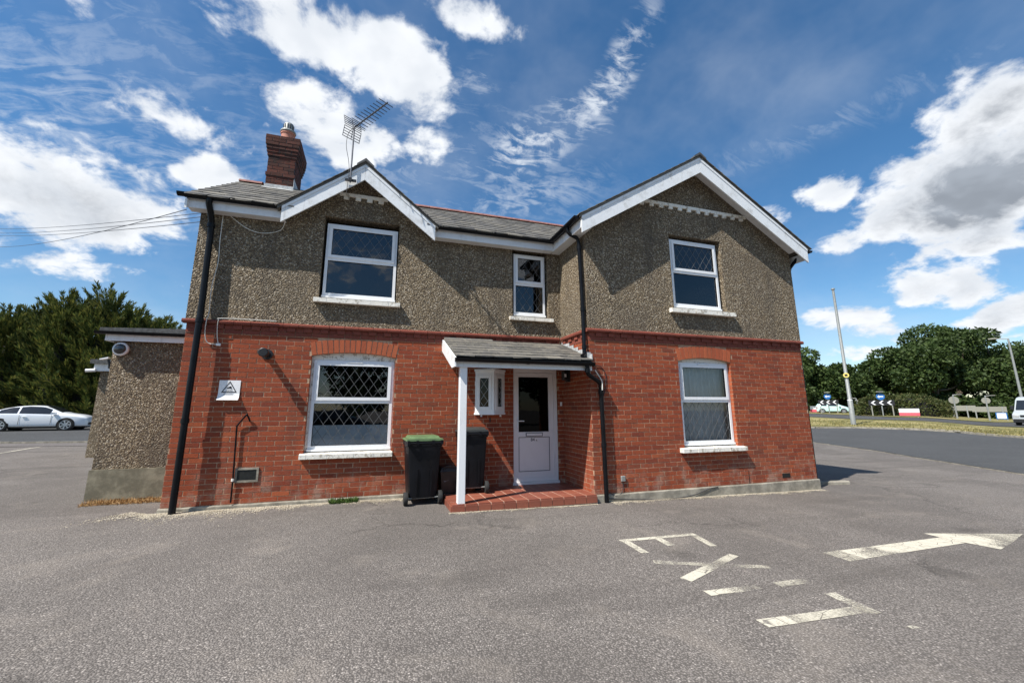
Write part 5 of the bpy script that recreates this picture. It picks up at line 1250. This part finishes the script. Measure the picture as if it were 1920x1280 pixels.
def dirsign(label, x, y, z, w, posts):
    t = thing('direction_sign', label, 'road sign', (x, y, z), face(x, y), 'backs of long direction signs')
    MB().box(-w/2, w/2, 0, .05, 1.05, 1.72).build('panel', 'sign_back', t)
    for p in posts: MB().box(p*w-.06, p*w+.06, -.12, -.002, -.3, 1.7).build('post', 'steel', t)
dirsign('back of a long direction sign between bush and sign post', 73.0, 26.9, .10, 2.3, (-.4, .15)); dirsign('back of a long direction sign beside the van', 75.4, 25.5, -.05, 3.0, (-.40, .38))
t = thing('small_notice', 'small blue-framed notice on two legs beside the van', 'sign', (69.9, 22.1, -.12), face(69.9, 22.1)); MB().box(-.45, .45, 0, .05, .35, 1.10).build('frame', 'sign_blue', t); MB().box(-.36, .36, -.012, -.001, .43, 1.02).build('face', 'sign_white', t)
for s in (-.4, .4): MB().box(s-.04, s+.04, .051, .1, -.2, 1.1).build('leg', 'steel', t)
# lamp columns
t = thing('lamp_column', 'tall bare grey column on the verge with a yellow number plate', 'lamp post', (35.59, 15.75, .12), face(35.59, 15.75), 'lamp columns')
MB().tube([(0, 0, -.2), (0, 0, 2.0), (0, 0, 2.05), (0, 0, 11.0)], [.17, .165, .125, .085], 16).build('column', 'steel', t, smooth=True); MB().lathe([(.13, 10.98), (.14, 11.02), (.13, 11.08)], 14).build('cap', 'steel', t)
m = MB(); m.lathe([(.19, -.19), (.19, -.17)], 20, (0, 0, 3.95), 'y'); m.build('number_plate', 'sign_yellow', t); m = MB(); m.box(-.09, .09, -.196, -.1905, 3.87, 4.03); m.build('plate_print', 'sign_black', t)
MB().lathe([(.17, 2.0), (.17, 2.06)], 14).build('joint', 'sign_white', t)
for (lb_, x, y, z, h) in (('lamp column rising behind the silver van', 68.0, 19.4, -.12, 9.3), ('lamp column sticking out above the clipped bush', 94.0, 40.8, .3, 7.0)):
    t = thing('lamp_column', lb_, 'lamp post', (x, y, z), face(x, y), 'lamp columns')
    MB().tube([(0, 0, -.2), (0, 0, h)], [.14, .08], 10).build('column', 'steel', t); MB().tube([(0, 0, h), (-1.0, 0, h+.1)], .05, 8).build('arm', 'steel', t); MB().cbox(-1.5, -.8, -.13, .13, h+.05, h+.2, .03).build('lantern', 'sign_back', t)

# ------------------------------------------------------------------ vehicles by the roundabout
car('small_car', 'pale mint and white hatchback passing behind the chevron board', (59.2, 33.8, .85), face(57, 31)+math.pi*.02, 'car_mint', hatch, .20, (-1.15, 1.15), .30, ((-.5, .6), (-1.3, -.6)), (.98, .25), (-1.74, -1.35), (-1.80, 1.80), 'cars at the roundabout')
car('small_car', 'silver car half hidden behind the clipped bush', (62.4, 29.6, .72), face(60, 30)+math.pi, 'car_silver', hatch, .20, (-1.15, 1.15), .30, ((-.5, .6), (-1.3, -.6)), (.98, .25), (-1.74, -1.35), (-1.80, 1.80), 'cars at the roundabout')
def van(label, loc, rz):
    t = thing('van', label, 'van', loc, rz)     # forward = +x
    prof = [(2.65, .30), (2.70, .62), (2.62, .98), (2.05, 1.28), (1.95, 1.32), (1.42, 2.22), (1.1, 2.42), (.6, 2.50), (-2.6, 2.50), (-2.7, 2.4), (-2.75, .35), (2.0, .30)]
    import bmesh
    m = MB()
    for s, hw, tp in ((1, .97, .86), (-1, .97, .86)):
        pass
    V = []; n = len(prof)
    for yk, zf in ((-1, 1), (1, 1)):
        for x, z_ in prof: V.append((x, yk*(.98-.10*max(0, (z_-1.2))/1.3), z_))
    for k in (-.82, .82): pass
    m.add(V, [tuple(range(n)), tuple(range(2*n-1, n-1, -1))]+[(i, (i+1) % n, (i+1) % n+n, i+n) for i in range(n)])
    o = m.build('body', 'car_silver', t, recalc=True); b = o.modifiers.new('b', 'BEVEL'); b.width = .10; b.segments = 4; o.data.polygons.foreach_set('use_smooth', [True]*len(o.data.polygons)); o.data.set_sharp_from_angle(angle=R(50))
    P = [(1.975, -.84, 1.36), (1.975, .84, 1.36), (1.49, .78, 2.16), (1.49, -.78, 2.16)]; m = MB(); m.add([(x+.03, y, z_+.02) for x, y, z_ in P]+[(x-.02, y, z_) for x, y, z_ in P], [(0, 1, 2, 3), (0, 4, 5, 1), (1, 5, 6, 2), (2, 6, 7, 3), (3, 7, 4, 0)]); m.build('windscreen', 'car_glass', t, recalc=True)
    for s in (-1, 1):
        m = MB(); m.hexa([(.55, s*.95, 1.36), (1.72, s*.95, 1.36), (1.72, s*.985, 1.36), (.55, s*.985, 1.36)], [(.55, s*.88, 2.08), (1.30, s*.88, 2.08), (1.30, s*.915, 2.08), (.55, s*.915, 2.08)]); m.build('side_window', 'car_glass', t, recalc=True)
        MB().cbox(2.45, 2.70, min(s*.55, s*.93), max(s*.55, s*.93), .70, .93, .03).build('headlight', 'lamp_glass', t); MB().cbox(1.6, 1.78, min(s*1.0, s*1.22), max(s*1.0, s*1.22), 1.35, 1.72, .03).build('mirror', 'black', t)
        for x in (-1.75, 1.75):
            wl = link('wheel', None, t, (x, s*.86, .34)); MB().lathe([(.40, -.0), (.40, .125*s)], 26, (0, 0, 0), 'y').build('arch_liner', 'void', wl, recalc=True); MB().lathe([(.2, -.1*s), (.34, -.1*s), (.34, .12*s), (.31, .135*s), (.2, .135*s)], 26, (0, 0, 0), 'y').build('tyre', 'tyre', wl, recalc=True); MB().lathe([(.2, .10*s), (.2, .14*s), (.05, .145*s)], 20, (0, 0, 0), 'y').build('rim', 'rim', wl, recalc=True)
    MB().cbox(2.50, 2.76, -.94, .94, .26, .58, .05).build('bumper', 'black', t); MB().cbox(2.55, 2.715, -.50, .50, .74, .92, .02).build('grille', 'black', t); MB().box(2.762, 2.775, -.27, .27, .40, .51).build('number_plate', 'sign_white', t)
fv = math.atan2(-7.86-14.3, -53.3)
van('silver van driving towards the camera at the right edge', (56.0, 13.75, -.02), fv-R(14))
# parked car and trees behind the viewer, seen mirrored in the ground floor glass
car('parked_car', 'dark hatchback behind the viewer, seen only reflected in the windows', (-1.8, -17.5, .03), R(8), 'bin_black', hatch, .20, (-1.15, 1.15), .30, ((-.5, .6), (-1.3, -.6)), (.98, .25), (-1.74, -1.35), (-1.80, 1.80))

# ------------------------------------------------------------------ trees
def broadleaf(label, x, y, z, h, rad_, n, leaf, m_, seed, base=.12, group='broadleaf trees beyond the roundabout', name='broadleaf_tree', lob=16):
    global rng
    rng = np.random.default_rng(seed); t = thing(name, label, 'tree', (x, y, z), 0, group)
    k = lob; ang = rng.uniform(0, 2*math.pi, k); rr = np.sqrt(rng.uniform(0, 1, k))*rad_*.66; hz = h*(base+.16+(.93-base-.30)*rng.uniform(0, 1, k)**.8)
    env = np.sqrt(np.clip(1-((hz/h-.34)/.56)**2, .08, 1)); cx, cy, cz = rr*np.cos(ang)*env, rr*np.sin(ang)*env, hz; lr = rad_*rng.uniform(.26, .46, k)*np.clip(1.05-.35*hz/h, .5, 1); lr = np.minimum(lr, (h-cz)*1.15+.5)*rng.uniform(.8, 1.15, k)
    w_ = lr**2; idx = rng.choice(k, n, p=w_/w_.sum()); d = unitv(n); q = rng.uniform(.55, 1.02, n)**.5
    C_ = np.stack([cx[idx], cy[idx], cz[idx]], 1)+d*(lr[idx]*q)[:, None]*np.array([1, 1, .72])
    C_[:, 2] = np.maximum(C_[:, 2], h*base*.7+rng.uniform(0, .5, n)); Dv = d*.6+unitv(n); Dv[:, 2] -= .15; Dv /= np.linalg.norm(Dv, axis=1, keepdims=True)
    V, Fq = quads(C_, Dv, perp(Dv), rng.uniform(.6, 1.3, n)*leaf, rng.uniform(.6, 1.1, n)*leaf*.75)
    link('crown', npmesh('crown', V, Fq, m_), t)
    m = MB(); m.tube([(0, 0, -.3), (.05, 0, h*.12), (0, .1, h*.3), (.1, 0, h*.5)], [h*.032, h*.026, h*.02, h*.012], 10); m.build('trunk', 'bark', t, smooth=True)
    m = MB()
    for j in range(min(k, 12)): m.tube(bez([(0, .05, h*(.16+.02*j)), (cx[j]*.45, cy[j]*.45, h*.2+(cz[j]-h*.2)*.5), (cx[j]*.9, cy[j]*.9, cz[j])], 4), [h*.014*(1-q_/9) for q_ in range(9)], 6)
    m.build('limbs', 'bark', t, smooth=True); return t
OK_ = [(62.4, 40.4, 11.0, 5.5, 'oak_light', 'pale leafy tree right beside the corner of the house'), (65.5, 37.6, 8.6, 4.4, 'oak', 'dark rounded tree behind the left chevron board'), (71.0, 38.6, 7.2, 4.2, 'oak', 'lower dark tree in the dip of the tree line'), (80.0, 41.7, 6.8, 4.6, 'oak', 'low dark tree deep in the gap left of the great oak'),
       (77.6, 36.4, 11.2, 6.4, 'oak', 'left shoulder of the great tree mass, broad dark tree'), (76.6, 31.2, 13.2, 6.4, 'oak', 'broad tree in front with dense low foliage above the bush'), (85.5, 32.8, 16.4, 8.4, 'oak', 'tallest oak in the middle of the tree mass'), (86.5, 28.6, 15.4, 7.6, 'oak', 'tall oak right of the tallest, behind the direction signs'),
       (99.5, 32.0, 13.0, 6.2, 'oak', 'dark tree behind the lamp column near the right edge'), (109, 33.8, 13.0, 6.5, 'oak', 'tree at the right edge behind the van'), (91, 24.5, 6.5, 4.0, 'oak_light', 'small pale tree just behind the van')]
for i, (x, y, h, rr_, m_, lb_) in enumerate(OK_): broadleaf(lb_, x, y, hgt(x, y)-.1, h, rr_, 15000 if rr_ > 6 else 9500, .46, m_, 100+i, base=.05)
# far wood behind everything on the right and behind the house gap
for i, (x, y, h) in enumerate(((95, 62, 7), (112, 52, 8), (122, 40, 11), (70, 58, 8), (128, 25, 10))): broadleaf(['far backdrop tree left of the dip in the tree line', 'far backdrop tree right behind the dip', 'far backdrop tree behind the great oak', 'far backdrop tree beside the house corner', 'far backdrop tree at the right edge'][i], x, y, hgt(x, y)-.2, h, 8, 5000, .85, 'oak', 200+i, base=.03)
for i, (x, y, h, w_) in enumerate(((76.5, 30.2, 3.4, 3.6), (82, 28.6, 3.6, 3.8), (88, 27.0, 3.4, 3.8), (94, 26.4, 3.6, 3.8), (100, 27.5, 3.6, 4))):
    broadleaf('dark shrub of the undergrowth below the great oaks, '+['behind the clipped bush', 'behind the first direction sign', 'between the sign posts', 'just left of the van', 'hidden behind the van'][i], x, y, hgt(x, y)-.3, h, w_, 3500, .45, 'oak', 500+i, base=.02, group='undergrowth below the oaks', name='shrub')
# clipped bush on the roundabout
def bush(label, x, y, z, a, b, h, rz, n, leaf, m_, seed):
    global rng
    rng = np.random.default_rng(seed); t = thing('clipped_bush', label, 'bush', (x, y, z), rz)
    d = unitv(n); d[:, 2] = np.abs(d[:, 2]); q = rng.uniform(.9, 1.04, n)*(1+.05*np.sin(d[:, 0]*9)+.04*np.sin(d[:, 1]*13+1)); e = np.abs(d)**.75*np.sign(d); C_ = e*q[:, None]*np.array([a, b, h])
    Dv = d+unitv(n)*.9; Dv /= np.linalg.norm(Dv, axis=1, keepdims=True); V, Fq = quads(C_, Dv, perp(Dv), rng.uniform(.5, 1.2, n)*leaf, rng.uniform(.5, 1, n)*leaf*.7)
    link('foliage', npmesh('foliage', V, Fq, m_), t); m = MB()
    for k in range(5): m.tube([(a*(k-2)*.3, 0, -.2), (a*(k-2)*.34, .1, h*.85)], .05, 6)
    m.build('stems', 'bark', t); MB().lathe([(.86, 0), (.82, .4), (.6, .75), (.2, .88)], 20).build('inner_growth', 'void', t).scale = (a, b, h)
bush('long clipped evergreen bush on the roundabout', 57.6, 24.9, .50, 5.4, 2.3, 2.4, math.atan2(-1.6, 10.2), 9000, .26, 'hedge', 5)
# conifers
def conifer(label, x, y, z, h, rb, seed, plumes=155, per=88):
    global rng
    rng = np.random.default_rng(seed); t = thing('conifer', label, 'tree', (x, y, z), 0, 'conifer hedge behind the white car')
    Cs, Ds, Ls, Ws = [], [], [], []
    def plume(b, ax, L, wd, n):
        tt = rng.uniform(0, 1, n)**.8; a = perp(np.tile(ax, (n, 1))); rad2 = wd*(1-tt)**.8
        c = b+ax*(tt*L)[:, None]+a*(rad2*rng.uniform(.05, .5, n))[:, None]; d = ax*1.1+a*rng.uniform(.25, .7, n)[:, None]; d[:, 2] += .1; d /= np.linalg.norm(d, axis=1, keepdims=True)
        Cs.append(c); Ds.append(d); Ls.append(rng.uniform(.28, .55, n)*(1-.45*tt)); Ws.append(rng.uniform(.07, .13, n))
    plume(np.array([0, 0, h*.74]), np.array([.02, 0, 1.]), h*.29, .45, 260)
    for k in range(plumes):
        f_ = rng.uniform(.02, .93)**.9; zz_ = h*f_; r_ = rb*(1-f_)**.62*rng.uniform(.65, 1.0); a = rng.uniform(0, 2*math.pi); o_ = np.array([math.cos(a), math.sin(a), 0])
        ax = o_*(.95-.40*f_)+np.array([0, 0, .50+.6*f_])+unitv(1)[0]*.12; ax /= np.linalg.norm(ax); L = (1.7+.9*rng.uniform())*(1-.3*f_)
        plume(o_*r_*.75+np.array([0, 0, zz_*.93]), ax, L, .30, per)
    C_, Dv = np.concatenate(Cs), np.concatenate(Ds); V, Fq = quads(C_, Dv, perp(Dv), np.concatenate(Ls)*1.3, np.concatenate(Ws)*.55)
    link('crown', npmesh('crown', V, Fq, 'conifer'), t); MB().tube([(0, 0, -.3), (0, 0, h*.85)], [.22, .04], 8).build('trunk', 'bark', t, smooth=True)
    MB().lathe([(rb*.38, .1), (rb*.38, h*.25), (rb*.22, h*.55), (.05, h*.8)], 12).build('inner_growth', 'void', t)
CN = [(-27.06, 31.63, 7.2), (-25.75, 31.7, 7.7), (-23.46, 29.34, 7.8), (-23.08, 30.37, 6.9), (-22.41, 30.48, 8.4), (-20.45, 28.9, 8.9), (-19.84, 29.83, 8.5), (-18.36, 28.9, 9.7), (-17.24, 29.2, 8.3), (-16.28, 29.5, 7.9), (-15.3, 29.3, 7.5), (-14.5, 29.8, 6.7), (-13.2, 30.2, 6.4)]
words = ['cut off by the left edge', 'first from the left edge', 'second from the left edge', 'third from the left edge, low', 'left of the paired tops', 'left of the two paired tall tops', 'just left of the tallest', 'the tallest of the row', 'just right of the tallest', 'above the left end of the extension roof', 'above the middle of the extension roof', 'low, at the right end of the row', 'hidden behind the house corner']
for i, (x, y, h) in enumerate(CN): conifer('golden green conifer in the dense row, '+words[i], x, y, hgt(x, y)-.1, h, 2.3, 300+i)
# trees behind the viewer (mirrored in the glass)
for i, (x, y, h) in enumerate(((-9, -36, 9), (-2, -38, 9.5), (5, -36, 8.5), (-16, -34, 9), (12, -37, 8), (19, -36, 9), (27, -35, 6))): broadleaf(['tree behind the viewer, second from left in the window reflection', 'tallest tree behind the viewer, mirrored in the window', 'tree behind the viewer, rightmost in the window reflection', 'tree behind the viewer, leftmost in the window reflection', 'tree behind the viewer, third from the right of its row', 'tree behind the viewer, second from the right of its row', 'low tree behind the viewer at the right end of its row'][i], x, y, hgt(x, y)-.1, h, 4.5, 3000, .55, 'oak', 400+i, base=.05, group='trees behind the viewer')
# grass blades on the verge nearest the side road
rng = np.random.default_rng(77); n = 9000
A_, B_ = resample(Rf, 60), resample(V2, 60); ii = rng.integers(0, 60, n); tt = rng.uniform(.02, .8, n)**1.4
P2 = np.array([(A_[i].lerp(B_[i], float(q))+Vector((rng.uniform(-.5, .5), rng.uniform(-.5, .5)))) [:] for i, q in zip(ii, tt)])
C_ = np.array([(p[0], p[1], hgt(p[0], p[1])+.08) for p in P2]); Dv = unitv(n); Dv[:, 2] = np.abs(Dv[:, 2])+.7; Dv /= np.linalg.norm(Dv, axis=1, keepdims=True)
V, Fq = quads(C_, Dv, perp(Dv), rng.uniform(.05, .15, n), np.full(n, .05)); tag(link('verge_grass', npmesh('verge_grass', V, Fq, 'verge_blades')), 'dry straw coloured grass tufts on the verge', kind='stuff')
